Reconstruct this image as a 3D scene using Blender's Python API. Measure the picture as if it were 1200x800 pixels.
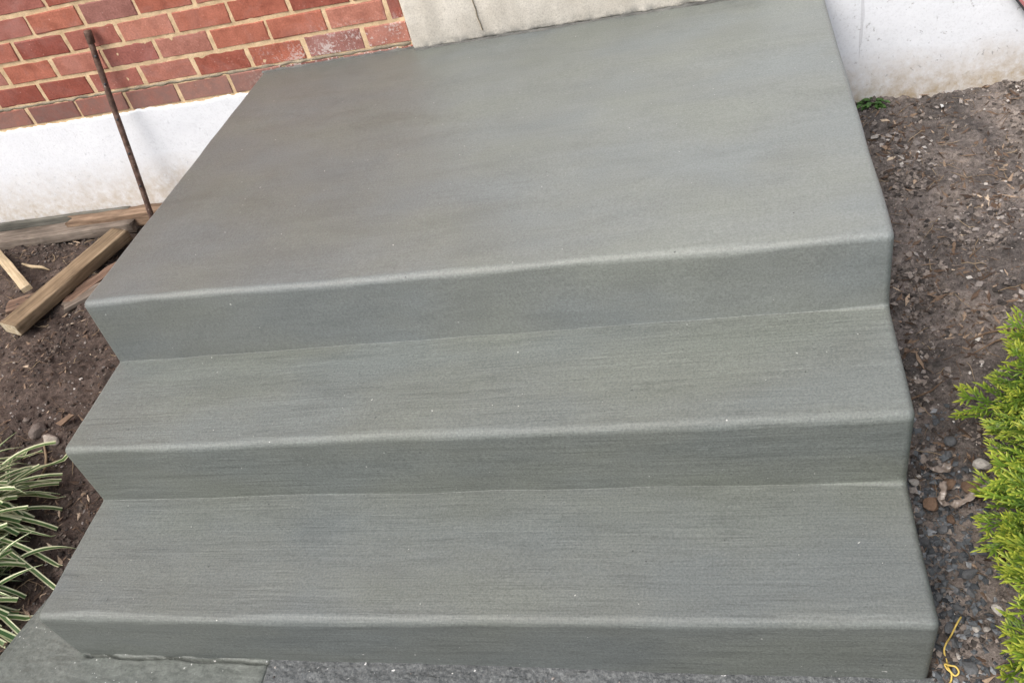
import bpy, math, random
import numpy as np
from mathutils import Vector, Matrix, Euler, noise

for o in list(bpy.data.objects):
    bpy.data.objects.remove(o)
scene = bpy.context.scene
col = scene.collection
random.seed(7)
R = math.radians

# ------------------------------------------------------------------ camera
# X runs along the steps, Y into the house, Z up; landing level is Z = 0
F_PX = 1026.4
cam_d = bpy.data.cameras.new('camera')
cam = bpy.data.objects.new('camera', cam_d)
col.objects.link(cam)
cam_d.sensor_fit = 'HORIZONTAL'
cam_d.sensor_width = 36.0
cam_d.lens = 36.0 * F_PX / 1200.0
cam_d.clip_start = 0.05
cam_d.clip_end = 500
yaw, pit, roll = -0.3400, 0.6944, -0.2926
fw = Vector((math.sin(yaw) * math.cos(pit), math.cos(yaw) * math.cos(pit), -math.sin(pit)))
rt = Vector((math.cos(yaw), -math.sin(yaw), 0))
up = rt.cross(fw)
rt2 = rt * math.cos(roll) + up * math.sin(roll)
up2 = -rt * math.sin(roll) + up * math.cos(roll)
m3 = Matrix((rt2, up2, -fw)).transposed()
cam.matrix_world = Matrix.Translation((1.463, -2.5532, 1.0059)) @ m3.to_4x4()
scene.camera = cam

# ------------------------------------------------------------------ sky, sun, exposure
SUN_EL, SUN_AZ = R(55), R(216)          # soft bright overcast, veiled sun high behind and left of the viewer
world = bpy.data.worlds.new('World')
scene.world = world
world.use_nodes = True
wn = world.node_tree.nodes
wl = world.node_tree.links
bg = wn['Background']
sky = wn.new('ShaderNodeTexSky')
sky.sky_type = 'NISHITA'
sky.sun_disc = False
sky.sun_elevation = SUN_EL
sky.sun_rotation = SUN_AZ
sky.air_density = 1.0
sky.dust_density = 6.0
sky.ozone_density = 1.0
hs = wn.new('ShaderNodeHueSaturation')
hs.inputs['Saturation'].default_value = 0.62
wl.new(sky.outputs['Color'], hs.inputs['Color'])
wl.new(hs.outputs['Color'], bg.inputs['Color'])
bg.inputs['Strength'].default_value = 0.15
sun_d = bpy.data.lights.new('sun', 'SUN')
sun_d.energy = 1.2
sun_d.angle = R(55)
sun_d.color = (1.0, 0.96, 0.9)
sun = bpy.data.objects.new('sun', sun_d)
col.objects.link(sun)
sdir = Vector((math.sin(SUN_AZ) * math.cos(SUN_EL), math.cos(SUN_AZ) * math.cos(SUN_EL), math.sin(SUN_EL)))
sun.rotation_euler = sdir.to_track_quat('Z', 'Y').to_euler()
sun.location = sdir * 20
vs = scene.view_settings
vs.view_transform = 'Standard'
vs.look = 'None'
vs.gamma = 1.0
vs.use_curve_mapping = False
vs.exposure = 0.52

# ------------------------------------------------------------------ helpers
def link(o, parent=None):
    col.objects.link(o)
    if parent is not None:
        o.parent = parent
    return o

def mesh(name, verts, faces, mat=None, smooth=False):
    me = bpy.data.meshes.new(name)
    me.from_pydata([tuple(v) for v in verts], [], [tuple(f) for f in faces])
    me.update()
    if mat:
        me.materials.append(mat)
    if smooth:
        me.polygons.foreach_set('use_smooth', [True] * len(me.polygons))
    return me

def obj(name, me, parent=None, loc=None, rot=None):
    o = bpy.data.objects.new(name, me)
    if loc is not None:
        o.location = loc
    if rot is not None:
        o.rotation_euler = rot
    return link(o, parent)

def tag(o, label, cat, group=None):
    o['label'] = label
    o['category'] = cat
    if group:
        o['group'] = group
    return o

def empty(name, loc=(0, 0, 0)):
    o = bpy.data.objects.new(name, None)
    o.empty_display_size = 0.05
    o.location = loc
    return link(o)

class MB:
    """collects verts and faces"""
    def __init__(s):
        s.v = []; s.f = []
    def add(s, v, f):
        n = len(s.v)
        s.v += [tuple(x) for x in v]
        s.f += [tuple(i + n for i in q) for q in f]
    def tube(s, pts, rad, n=8, cap=True):
        pts = [Vector(q) for q in pts]
        rings = []
        for i, q in enumerate(pts):
            t = (pts[min(i + 1, len(pts) - 1)] - pts[max(i - 1, 0)]).normalized()
            a = t.orthogonal().normalized() if i == 0 else (rings[-1][1] - t * rings[-1][1].dot(t)).normalized()
            b = t.cross(a)
            r = rad[i] if isinstance(rad, (list, tuple)) else rad
            rings.append(([q + (a * math.cos(2 * math.pi * k / n) + b * math.sin(2 * math.pi * k / n)) * r for k in range(n)], a))
        v = [x for rg in rings for x in rg[0]]
        f = []
        for i in range(len(pts) - 1):
            for k in range(n):
                f.append((i * n + k, i * n + (k + 1) % n, (i + 1) * n + (k + 1) % n, (i + 1) * n + k))
        if cap:
            f.append(tuple(range(n - 1, -1, -1)))
            f.append(tuple(range((len(pts) - 1) * n, len(pts) * n)))
        s.add(v, f)
    def build(s, name, mat, smooth=False):
        return mesh(name, s.v, s.f, mat, smooth)

BOXF = [(0, 3, 2, 1), (4, 5, 6, 7), (0, 1, 5, 4), (1, 2, 6, 5), (2, 3, 7, 6), (3, 0, 4, 7)]
def box_v(x0, x1, y0, y1, z0, z1):
    return [(x0, y0, z0), (x1, y0, z0), (x1, y1, z0), (x0, y1, z0), (x0, y0, z1), (x1, y0, z1), (x1, y1, z1), (x0, y1, z1)]

def fbm(x, y, z=0.0, o=4):
    return noise.fractal(Vector((x, y, z)), 1.0, 2.0, o)

# ------------------------------------------------------------------ materials
def newmat(name):
    m = bpy.data.materials.new(name)
    m.use_nodes = True
    nt = m.node_tree
    return m, nt.nodes, nt.links, nt.nodes['Principled BSDF']

class NT:
    """tiny node helper"""
    def __init__(s, name):
        s.m, s.n, s.l, s.b = newmat(name)
    def set(s, sock, v):
        if hasattr(v, 'default_value') or hasattr(v, 'links'):
            s.l.new(v, sock)
        else:
            sock.default_value = v
    def coord(s, which='Object', scale=(1, 1, 1), rot=(0, 0, 0)):
        if which == 'World':
            c = s.n.new('ShaderNodeNewGeometry').outputs['Position']
        else:
            c = s.n.new('ShaderNodeTexCoord').outputs[which]
        mp = s.n.new('ShaderNodeMapping')
        s.l.new(c, mp.inputs['Vector'])
        mp.inputs['Scale'].default_value = scale
        mp.inputs['Rotation'].default_value = rot
        return mp.outputs['Vector']
    def noise(s, vec, scale, detail=4, rough=0.55, dist=0.0):
        t = s.n.new('ShaderNodeTexNoise')
        s.l.new(vec, t.inputs['Vector'])
        t.inputs['Scale'].default_value = scale
        t.inputs['Detail'].default_value = detail
        t.inputs['Roughness'].default_value = rough
        t.inputs['Distortion'].default_value = dist
        return t.outputs['Fac']
    def voro(s, vec, scale, feat='F1', out='Distance', rnd=1.0):
        t = s.n.new('ShaderNodeTexVoronoi')
        t.feature = feat
        s.l.new(vec, t.inputs['Vector'])
        t.inputs['Scale'].default_value = scale
        t.inputs['Randomness'].default_value = rnd
        return t.outputs[out]
    def ramp(s, fac, stops):
        r = s.n.new('ShaderNodeValToRGB')
        s.l.new(fac, r.inputs['Fac'])
        e = r.color_ramp.elements
        while len(e) < len(stops):
            e.new(0.5)
        for k, (p, c) in enumerate(stops):
            e[k].position = p
            if not hasattr(c, '__len__'):
                c = (c, c, c)
            e[k].color = (c[0], c[1], c[2], 1)
        return r.outputs['Color']
    def mix(s, fac, a, b, mode='MIX'):
        x = s.n.new('ShaderNodeMix')
        x.data_type = 'RGBA'
        x.blend_type = mode
        s.set(x.inputs[0], fac)
        for k, v in ((6, a), (7, b)):
            if not hasattr(v, 'links') and hasattr(v, '__len__') and len(v) == 3:
                v = (*v, 1)
            s.set(x.inputs[k], v)
        return x.outputs[2]
    def math(s, op, a, b=0.0, clamp=False):
        x = s.n.new('ShaderNodeMath')
        x.operation = op
        x.use_clamp = clamp
        s.set(x.inputs[0], a)
        s.set(x.inputs[1], b)
        return x.outputs[0]
    def maprange(s, v, a, b, c=0.0, d=1.0):
        x = s.n.new('ShaderNodeMapRange')
        s.l.new(v, x.inputs['Value'])
        for k, q in zip(('From Min', 'From Max', 'To Min', 'To Max'), (a, b, c, d)):
            x.inputs[k].default_value = q
        return x.outputs['Result']
    def sep(s, vec):
        x = s.n.new('ShaderNodeSeparateXYZ')
        s.l.new(vec, x.inputs[0])
        return x.outputs
    def attr(s, name, out='Color'):
        x = s.n.new('ShaderNodeAttribute')
        x.attribute_name = name
        return x.outputs[out]
    def rand(s):
        return s.n.new('ShaderNodeObjectInfo').outputs['Random']
    def bump(s, h, strength=0.5, dist=0.002, prev=None):
        x = s.n.new('ShaderNodeBump')
        s.l.new(h, x.inputs['Height'])
        x.inputs['Strength'].default_value = strength
        x.inputs['Distance'].default_value = dist
        if prev is not None:
            s.l.new(prev, x.inputs['Normal'])
        return x.outputs['Normal']
    def out(s, color=None, rough=None, normal=None, spec=None, metal=None):
        if color is not None:
            if not hasattr(color, 'links') and len(color) == 3:
                color = (*color, 1)
            s.set(s.b.inputs['Base Color'], color)
        if rough is not None: s.set(s.b.inputs['Roughness'], rough)
        if normal is not None: s.l.new(normal, s.b.inputs['Normal'])
        if spec is not None: s.b.inputs['Specular IOR Level'].default_value = spec
        if metal is not None: s.b.inputs['Metallic'].default_value = metal
        return s.m

def mat_concrete(name, streak=1.0, tint=(0.160, 0.172, 0.160), r0=0.34, r1=0.46, dry=(0.86, 1.12), grain=1.0):  # dry holds the tone factors at the dark and pale ends of the drift
    t = NT(name)
    w = t.coord('World')
    x, y, z = t.sep(t.n.new('ShaderNodeNewGeometry').outputs['Position'])
    # broad tone drift: paler towards the right and front, with ragged outlines
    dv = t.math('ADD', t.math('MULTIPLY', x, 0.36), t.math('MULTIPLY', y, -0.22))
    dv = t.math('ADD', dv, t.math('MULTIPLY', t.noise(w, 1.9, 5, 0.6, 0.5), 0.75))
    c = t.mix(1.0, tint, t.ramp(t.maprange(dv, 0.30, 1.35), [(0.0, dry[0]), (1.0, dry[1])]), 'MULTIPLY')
    mid = t.noise(t.coord('World', (0.8, 2.6, 2.6)), 6, 6, 0.68, 0.6)
    tone = t.ramp(t.noise(t.coord('World', (1, 2, 2)), 2.6, 3, 0.5), [(0.36, (0.97, 0.99, 1.03)), (0.5, (1, 1, 1)), (0.64, (1.01, 1.01, 0.972))])
    c = t.mix(1.0, c, tone, 'MULTIPLY')
    c = t.mix(0.9, c, t.ramp(mid, [(0.28, 0.86), (0.5, 1.0), (0.75, 1.09)]), 'MULTIPLY')
    # broom strokes: thin streaks that drift a little off the X direction and fade in and out
    wob = t.noise(t.coord('World', (1.3, 1.0, 1.0)), 2.0, 3, 0.5)
    def strokes(sx, sc, amp):
        yy = t.math('ADD', y, t.math('MULTIPLY', wob, amp)); zz = t.math('ADD', z, t.math('MULTIPLY', wob, amp))
        cb = t.n.new('ShaderNodeCombineXYZ')
        t.set(cb.inputs[0], t.math('MULTIPLY', x, sx)); t.set(cb.inputs[1], t.math('MULTIPLY', yy, sc)); t.set(cb.inputs[2], t.math('MULTIPLY', zz, sc))
        return t.noise(cb.outputs[0], 1.0, 3, 0.7, 0.06)
    s1 = strokes(2.6, 120, 0.010); s2 = strokes(6.5, 260, 0.016)
    sv = t.math('ADD', t.math('MULTIPLY', s1, 0.45), t.math('MULTIPLY', s2, 0.55))
    patchy = t.ramp(t.noise(t.coord('World', (1, 2.5, 2.5)), 4.5, 4, 0.65), [(0.36, 0.15), (0.62, 1.0)])
    st = t.ramp(sv, [(0.36, 1 - 0.30 * streak), (0.5, 1.0), (0.64, 1 + 0.24 * streak)])
    c = t.mix(patchy, c, t.mix(1.0, c, st, 'MULTIPLY'))
    # grit, sand grains and pits
    g = t.noise(w, 230, 5, 0.8)
    c = t.mix(1.0, c, t.ramp(g, [(0.32, 1 - 0.32 * grain), (0.5, 1.0), (0.68, 1 + 0.32 * grain)]), 'MULTIPLY')
    pitn = t.noise(w, 105, 2, 0.5)
    pit = t.ramp(pitn, [(0.222, 1.0), (0.245, 0.0)])
    c = t.mix(t.math('MULTIPLY', pit, 0.75), c, (0.035, 0.038, 0.038))
    spk = t.ramp(t.noise(w, 120, 1, 0.4), [(0.81, 0.0), (0.82, 1.0)])
    c = t.mix(t.math('MULTIPLY', spk, 0.75), c, (0.6, 0.6, 0.57))
    n = t.bump(sv, 0.6 * streak, 0.0028)
    n = t.bump(g, 0.5, 0.0016, n)
    n = t.bump(t.noise(w, 14, 3, 0.5), 0.2, 0.004, n)
    n = t.bump(pit, 0.6, -0.002, n)
    r = t.ramp(mid, [(0.3, r0), (0.7, r1)])
    return t.out(c, r, n, 0.45)

MAT = {}
MAT['concrete'] = mat_concrete('fresh_concrete', 0.8, (0.146, 0.160, 0.147), 0.46, 0.58, (0.94, 1.02))
MAT['concrete_bottom'] = mat_concrete('fresh_concrete_darker', 0.8, (0.133, 0.146, 0.137), 0.42, 0.54, (0.94, 1.0))  # bottom step, slightly darker and smoother than the upper one
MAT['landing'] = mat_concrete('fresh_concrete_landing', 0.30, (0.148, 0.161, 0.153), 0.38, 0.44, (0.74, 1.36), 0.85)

def mat_patch():
    t = NT('rough_trowelled_concrete')
    w = t.coord('World')
    a = t.noise(t.coord('World', (30, 75, 30)), 1.0, 5, 0.75, 0.3)
    b = t.noise(w, 120, 5, 0.8)
    c = t.ramp(t.noise(w, 7, 5, 0.65), [(0.3, (0.090, 0.101, 0.092)), (0.7, (0.138, 0.151, 0.138))])
    c = t.mix(1.0, c, t.ramp(b, [(0.3, 0.65), (0.5, 1.0), (0.7, 1.35)]), 'MULTIPLY')
    c = t.mix(0.7, c, t.ramp(a, [(0.35, 0.8), (0.65, 1.2)]), 'MULTIPLY')
    spk = t.ramp(t.noise(w, 130, 1, 0.4), [(0.75, 0.0), (0.77, 1.0)])
    c = t.mix(spk, c, (0.45, 0.46, 0.45))
    n = t.bump(a, 0.45, 0.003)
    n = t.bump(b, 0.5, 0.002, n)
    return t.out(c, 0.55, n, 0.45)
MAT['patch'] = mat_patch()

def mat_asphalt():
    t = NT('gritty_wet_asphalt')
    w = t.coord('World')
    g = t.noise(w, 130, 5, 0.82)
    v = t.voro(w, 120)
    c = t.ramp(g, [(0.3, (0.045, 0.05, 0.054)), (0.5, (0.115, 0.124, 0.128)), (0.70, (0.24, 0.25, 0.25))])
    c = t.mix(0.6, c, t.ramp(t.noise(w, 6, 3, 0.5), [(0.3, 0.7), (0.7, 1.2)]), 'MULTIPLY')
    spk = t.ramp(t.noise(w, 110, 1, 0.4), [(0.76, 0.0), (0.77, 1.0)])
    c = t.mix(spk, c, (0.7, 0.7, 0.7))
    n = t.bump(g, 0.9, 0.004)
    n = t.bump(v, 0.5, -0.003, n)
    return t.out(c, 0.6, n, 0.5)
MAT['asphalt'] = mat_asphalt()

def mat_brick():
    t = NT('red_brick')
    w = t.coord('World')
    r = t.rand()
    base = t.ramp(r, [(0.0, (0.23, 0.062, 0.045)), (0.2, (0.33, 0.102, 0.066)), (0.42, (0.39, 0.138, 0.09)),
                      (0.62, (0.29, 0.105, 0.085)), (0.8, (0.44, 0.185, 0.13)), (1.0, (0.26, 0.12, 0.105))])
    cl = t.noise(w, 16, 4, 0.6, 0.5)
    c = t.mix(0.9, base, t.ramp(cl, [(0.28, (0.72, 0.66, 0.66)), (0.5, (1, 1, 1)), (0.75, (1.25, 1.3, 1.35))]), 'MULTIPLY')
    g = t.noise(w, 170, 5, 0.75)
    c = t.mix(1.0, c, t.ramp(g, [(0.3, 0.7), (0.5, 1.0), (0.72, 1.25)]), 'MULTIPLY')
    # dusty pinkish film
    film = t.ramp(t.noise(w, 7, 5, 0.65, 1.0), [(0.5, 0.0), (0.75, 0.45)])
    c = t.mix(film, c, (0.36, 0.21, 0.19))
    # dirty grey course at the bottom, paint and cement flecks by the landing
    x, y, z = t.sep(t.n.new('ShaderNodeNewGeometry').outputs['Position'])
    low = t.math('MULTIPLY', t.maprange(z, 0.02, -0.0, 0.0, 0.75), t.ramp(t.noise(w, 20, 4, 0.7), [(0.3, 0.5), (0.6, 1.0)]))
    c = t.mix(low, c, (0.20, 0.135, 0.12))
    mx = t.math('MULTIPLY', t.maprange(x, -0.1, 0.3), t.maprange(z, 0.13, 0.02))
    fl = t.ramp(t.math('ADD', t.noise(w, 95, 5, 0.75), t.math('MULTIPLY', t.noise(w, 13, 2, 0.5), 0.45)), [(0.755, 0.0), (0.82, 1.0)])
    c = t.mix(t.math('MULTIPLY', fl, mx), c, (0.62, 0.56, 0.53))
    dots = t.ramp(t.noise(w, 170, 1, 0.4), [(0.755, 0.0), (0.775, 1.0)])
    c = t.mix(t.math('MULTIPLY', dots, 0.6), c, (0.55, 0.42, 0.38))
    n = t.bump(g, 0.35, 0.0015)
    n = t.bump(t.noise(w, 45, 4, 0.6), 0.45, 0.003, n)
    return t.out(c, 0.82, n, 0.3)
MAT['brick'] = mat_brick()

def mat_mortar(name, a, b):
    t = NT(name)
    w = t.coord('World')
    c = t.ramp(t.noise(w, 12, 5, 0.65), [(0.28, a), (0.7, b)])
    g = t.noise(w, 180, 5, 0.75)
    c = t.mix(1.0, c, t.ramp(g, [(0.3, 0.78), (0.5, 1.0), (0.7, 1.15)]), 'MULTIPLY')
    n = t.bump(g, 0.5, 0.002)
    return t.out(c, 0.9, n, 0.2)
MAT['mortar'] = mat_mortar('buff_mortar', (0.50, 0.36, 0.21), (0.74, 0.56, 0.36))
MAT['cement'] = mat_mortar('grey_cement_smear', (0.15, 0.13, 0.10), (0.40, 0.34, 0.25))

MAT['beadm'] = mat_mortar('dark_cement_bead', (0.07, 0.07, 0.066), (0.17, 0.17, 0.16))  # dark cement for the bead along the back of the landing

def mat_sill():
    t = NT('cast_stone_sill')
    w = t.coord('World')
    g = t.noise(w, 240, 4, 0.75)
    c = t.ramp(t.noise(w, 9, 5, 0.65), [(0.28, (0.47, 0.44, 0.385)), (0.7, (0.63, 0.60, 0.54))])
    c = t.mix(1.0, c, t.ramp(g, [(0.3, 0.72), (0.5, 1.0), (0.7, 1.12)]), 'MULTIPLY')
    pit = t.ramp(t.noise(w, 60, 3, 0.6), [(0.24, 1.0), (0.29, 0.0)])
    c = t.mix(t.math('MULTIPLY', pit, 0.6), c, (0.10, 0.095, 0.085))
    x, y, z = t.sep(t.n.new('ShaderNodeNewGeometry').outputs['Position'])
    st = t.math('MULTIPLY', t.maprange(z, 0.03, 0.0, 0.0, 1.0), t.ramp(t.noise(w, 26, 4, 0.7), [(0.42, 0.0), (0.6, 0.85)]))
    c = t.mix(st, c, (0.15, 0.155, 0.15))
    n = t.bump(g, 0.5, 0.002)
    n = t.bump(t.noise(w, 35, 4, 0.6), 0.4, 0.003, n)
    return t.out(c, 0.85, n, 0.2)
MAT['sill'] = mat_sill()

def mat_whitewall():
    t = NT('white_painted_parging')
    w = t.coord('World')
    c = t.ramp(t.noise(w, 5, 5, 0.6), [(0.3, (0.75, 0.78, 0.825)), (0.7, (0.82, 0.85, 0.89))])
    g = t.noise(w, 150, 5, 0.75)
    c = t.mix(0.8, c, t.ramp(g, [(0.25, 0.78), (0.5, 1.0)]), 'MULTIPLY')
    x, y, z = t.sep(t.n.new('ShaderNodeNewGeometry').outputs['Position'])
    # soil splash stains low on the wall
    sp = t.noise(w, 30, 6, 0.75, 0.15)
    hgt = t.math('ADD', z, t.math('MULTIPLY', t.noise(w, 4, 3, 0.5), -0.16))
    ms = t.math('MULTIPLY', t.maprange(hgt, -0.30, -0.46), t.ramp(sp, [(0.30, 0.25), (0.62, 1.0)]))
    c = t.mix(t.math('MULTIPLY', ms, t.maprange(x, 0.5, 1.5, 0.7, 0.95)), c, (0.42, 0.335, 0.225))
    # flaked grey spots and fine vertical drips, mostly right of the steps
    rs = t.maprange(x, 1.2, 1.7, 0.15, 1.0)
    fl = t.ramp(t.noise(w, 55, 5, 0.7, 0.5), [(0.335, 1.0), (0.37, 0.0)])
    c = t.mix(t.math('MULTIPLY', t.math('MULTIPLY', fl, rs), 0.55), c, (0.33, 0.32, 0.32))
    dr = t.ramp(t.noise(t.coord('World', (55, 1, 2.2)), 1.0, 3, 0.5, 0.1), [(0.31, 1.0), (0.335, 0.0)])
    c = t.mix(t.math('MULTIPLY', t.math('MULTIPLY', dr, rs), 0.35), c, (0.36, 0.37, 0.40))
    n = t.bump(g, 0.3, 0.001)
    n = t.bump(t.noise(t.coord('World', (1, 1, 1.6)), 14, 5, 0.6, 0.4), 0.35, 0.004, n)
    n = t.bump(fl, 0.5, -0.002, n)
    return t.out(c, 0.7, n, 0.3)
MAT['white'] = mat_whitewall()

def mat_soil():
    t = NT('bare_soil')
    w = t.coord('World')
    x, y, z = t.sep(t.n.new('ShaderNodeNewGeometry').outputs['Position'])
    c = t.ramp(t.noise(w, 3.2, 5, 0.65, 0.5), [(0.3, (0.032, 0.024, 0.021)), (0.5, (0.070, 0.052, 0.044)), (0.72, (0.135, 0.102, 0.085))])
    cr = t.ramp(t.noise(w, 4.0, 5, 0.65, 0.5), [(0.3, (0.060, 0.055, 0.053)), (0.5, (0.145, 0.126, 0.116)), (0.72, (0.26, 0.222, 0.196))])
    c = t.mix(t.maprange(x, 0.8, 1.0), c, cr)
    m = t.noise(w, 55, 6, 0.8)
    c = t.mix(1.0, c, t.ramp(m, [(0.30, 0.35), (0.5, 1.0), (0.70, 1.75)]), 'MULTIPLY')
    g = t.noise(w, 330, 3, 0.7)
    c = t.mix(1.0, c, t.ramp(g, [(0.3, 0.65), (0.5, 1.0), (0.72, 1.45)]), 'MULTIPLY')
    fib = t.ramp(t.noise(t.coord('World', (18, 120, 30), (0, 0, 0.7)), 1.0, 3, 0.6, 1.5), [(0.64, 0.0), (0.70, 0.5)])
    c = t.mix(fib, c, (0.23, 0.17, 0.12))
    n = t.bump(m, 0.9, 0.008)
    n = t.bump(g, 0.6, 0.003, n)
    return t.out(c, 0.92, n, 0.25)
MAT['soil'] = mat_soil()

def mat_wood(name, a, b, cc, rough=0.8, grain=1.0):
    t = NT(name)
    o = t.coord('Object', (3, 42, 42))
    gr = t.noise(o, 1.0, 6, 0.7, 1.2)
    c = t.ramp(gr, [(0.28, a), (0.5, b), (0.72, cc)])
    fine = t.noise(t.coord('Object', (8, 150, 150)), 1.0, 5, 0.75)
    c = t.mix(grain, c, t.ramp(fine, [(0.32, 0.62), (0.5, 1.0), (0.7, 1.2)]), 'MULTIPLY')
    bl = t.noise(t.coord('Object'), 9, 4, 0.6, 0.8)
    c = t.mix(0.8, c, t.ramp(bl, [(0.3, 0.62), (0.55, 1.0), (0.75, 1.15)]), 'MULTIPLY')
    n = t.bump(gr, 0.4, 0.002)
    n = t.bump(fine, 0.6, 0.0015, n)
    return t.out(c, rough, n, 0.25)
MAT['wood_tan'] = mat_wood('weathered_tan_timber', (0.10, 0.068, 0.042), (0.205, 0.148, 0.092), (0.33, 0.25, 0.165))
MAT['wood_grey'] = mat_wood('weathered_grey_timber', (0.085, 0.066, 0.052), (0.17, 0.138, 0.112), (0.30, 0.255, 0.215))
MAT['wood_brown'] = mat_wood('weathered_brown_timber', (0.09, 0.055, 0.036), (0.20, 0.135, 0.092), (0.36, 0.26, 0.18))
MAT['wood_green'] = mat_wood('greyed_board', (0.07, 0.068, 0.058), (0.125, 0.122, 0.105), (0.19, 0.18, 0.155))
MAT['wood_pale'] = mat_wood('pale_lath', (0.30, 0.225, 0.135), (0.46, 0.365, 0.235), (0.60, 0.50, 0.35), 0.75, 0.7)
MAT['bark'] = mat_wood('rotten_bark', (0.055, 0.036, 0.027), (0.155, 0.098, 0.07), (0.32, 0.225, 0.165))
MAT['endgrain'] = mat_wood('painted_board_end', (0.28, 0.20, 0.12), (0.50, 0.42, 0.29), (0.66, 0.60, 0.47))

def mat_rust():
    t = NT('rusty_steel')
    w = t.coord('Object')
    a = t.noise(w, 38, 5, 0.7)
    c = t.ramp(a, [(0.3, (0.065, 0.042, 0.036)), (0.5, (0.14, 0.085, 0.065)), (0.66, (0.24, 0.16, 0.13)), (0.8, (0.36, 0.30, 0.27))])
    sp = t.ramp(t.noise(w, 110, 2, 0.5), [(0.70, 0.0), (0.74, 1.0)])
    c = t.mix(t.math('MULTIPLY', sp, 0.7), c, (0.5, 0.47, 0.44))
    n = t.bump(t.noise(w, 160, 4, 0.7), 0.6, 0.002)
    return t.out(c, 0.7, n, 0.4, 0.35)
MAT['rust'] = mat_rust()

def mat_pieces(name, stops, rough=0.8, attr='tint'):
    """loose pieces: colour picked by a per-piece random number"""
    t = NT(name)
    a = t.attr(attr, 'Fac')
    c = t.ramp(a, stops)
    w = t.coord('World')
    c = t.mix(1.0, c, t.ramp(t.noise(w, 210, 4, 0.7), [(0.3, 0.68), (0.5, 1.0), (0.7, 1.25)]), 'MULTIPLY')
    n = t.bump(t.noise(w, 260, 4, 0.7), 0.5, 0.002)
    return t.out(c, rough, n, 0.3)
MAT['grit'] = mat_pieces('mixed_grit', [(0.0, (0.04, 0.036, 0.034)), (0.4, (0.11, 0.095, 0.088)), (0.68, (0.21, 0.188, 0.175)), (0.88, (0.31, 0.28, 0.26)), (0.97, (0.46, 0.43, 0.40)), (1.0, (0.72, 0.71, 0.69))])
MAT['chips'] = mat_pieces('wood_chips', [(0.0, (0.045, 0.03, 0.022)), (0.5, (0.11, 0.072, 0.05)), (0.8, (0.22, 0.155, 0.108)), (0.95, (0.38, 0.29, 0.21)), (1.0, (0.55, 0.45, 0.34))])
MAT['bluegrit'] = mat_pieces('crushed_bluestone', [(0.0, (0.035, 0.04, 0.046)), (0.5, (0.08, 0.09, 0.10)), (0.85, (0.14, 0.155, 0.17)), (1.0, (0.30, 0.32, 0.34))], 0.7)

def mat_stone(name, a, b, rough=0.75):
    t = NT(name)
    w = t.coord('World')
    r = t.rand()
    c = t.mix(t.math('ADD', t.math('MULTIPLY', r, 0.6), t.math('MULTIPLY', t.noise(w, 70, 4, 0.65), 0.5), True), a, b)
    g = t.noise(w, 300, 4, 0.7)
    c = t.mix(1.0, c, t.ramp(g, [(0.3, 0.7), (0.5, 1.0), (0.7, 1.25)]), 'MULTIPLY')
    n = t.bump(g, 0.5, 0.002)
    n = t.bump(t.noise(w, 90, 3, 0.6), 0.5, 0.003, n)
    return t.out(c, rough, n, 0.35)
MAT['bluestone'] = mat_stone('bluestone', (0.04, 0.043, 0.047), (0.155, 0.163, 0.172))
MAT['brownstone'] = mat_stone('brown_stone', (0.055, 0.038, 0.028), (0.21, 0.135, 0.09))
MAT['greystone'] = mat_stone('grey_brown_stone', (0.10, 0.082, 0.072), (0.19, 0.155, 0.135))
MAT['mottled'] = mat_stone('mottled_stone', (0.10, 0.075, 0.06), (0.52, 0.46, 0.40))
MAT['palestone'] = mat_stone('pale_stone', (0.22, 0.20, 0.18), (0.48, 0.46, 0.43))

def mat_leaf(name, stops, rough=0.45, trans=0.25, attr='tint'):
    t = NT(name)
    a = t.attr(attr, 'Fac')
    c = t.ramp(a, stops)
    w = t.coord('World')
    c = t.mix(0.6, c, t.ramp(t.noise(w, 40, 3, 0.6), [(0.3, 0.75), (0.7, 1.2)]), 'MULTIPLY')
    m = t.out(c, rough, None, 0.4)
    tr = t.n.new('ShaderNodeBsdfTranslucent')
    t.l.new(c, tr.inputs['Color'])
    mx = t.n.new('ShaderNodeMixShader')
    mx.inputs[0].default_value = trans
    t.l.new(t.b.outputs[0], mx.inputs[1])
    t.l.new(tr.outputs[0], mx.inputs[2])
    t.l.new(mx.outputs[0], t.n['Material Output'].inputs['Surface'])
    return m
MAT['blade'] = mat_leaf('variegated_blade', [(0.0, (0.055, 0.125, 0.04)), (0.30, (0.11, 0.20, 0.065)), (0.46, (0.18, 0.27, 0.10)), (0.58, (0.56, 0.60, 0.36)), (1.0, (0.74, 0.74, 0.50))], 0.42, 0.2)
MAT['thuja'] = mat_leaf('arborvitae_foliage', [(0.0, (0.016, 0.036, 0.010)), (0.35, (0.05, 0.11, 0.018)), (0.62, (0.16, 0.26, 0.03)), (0.85, (0.36, 0.42, 0.05)), (1.0, (0.52, 0.52, 0.08))], 0.5, 0.22)
MAT['weed'] = mat_leaf('weed_leaf', [(0.0, (0.03, 0.08, 0.02)), (1.0, (0.09, 0.19, 0.04))], 0.5, 0.2)
MAT['twig'] = mat_pieces('dry_twig', [(0.0, (0.07, 0.045, 0.032)), (0.5, (0.17, 0.115, 0.075)), (1.0, (0.36, 0.28, 0.18))])

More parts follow.
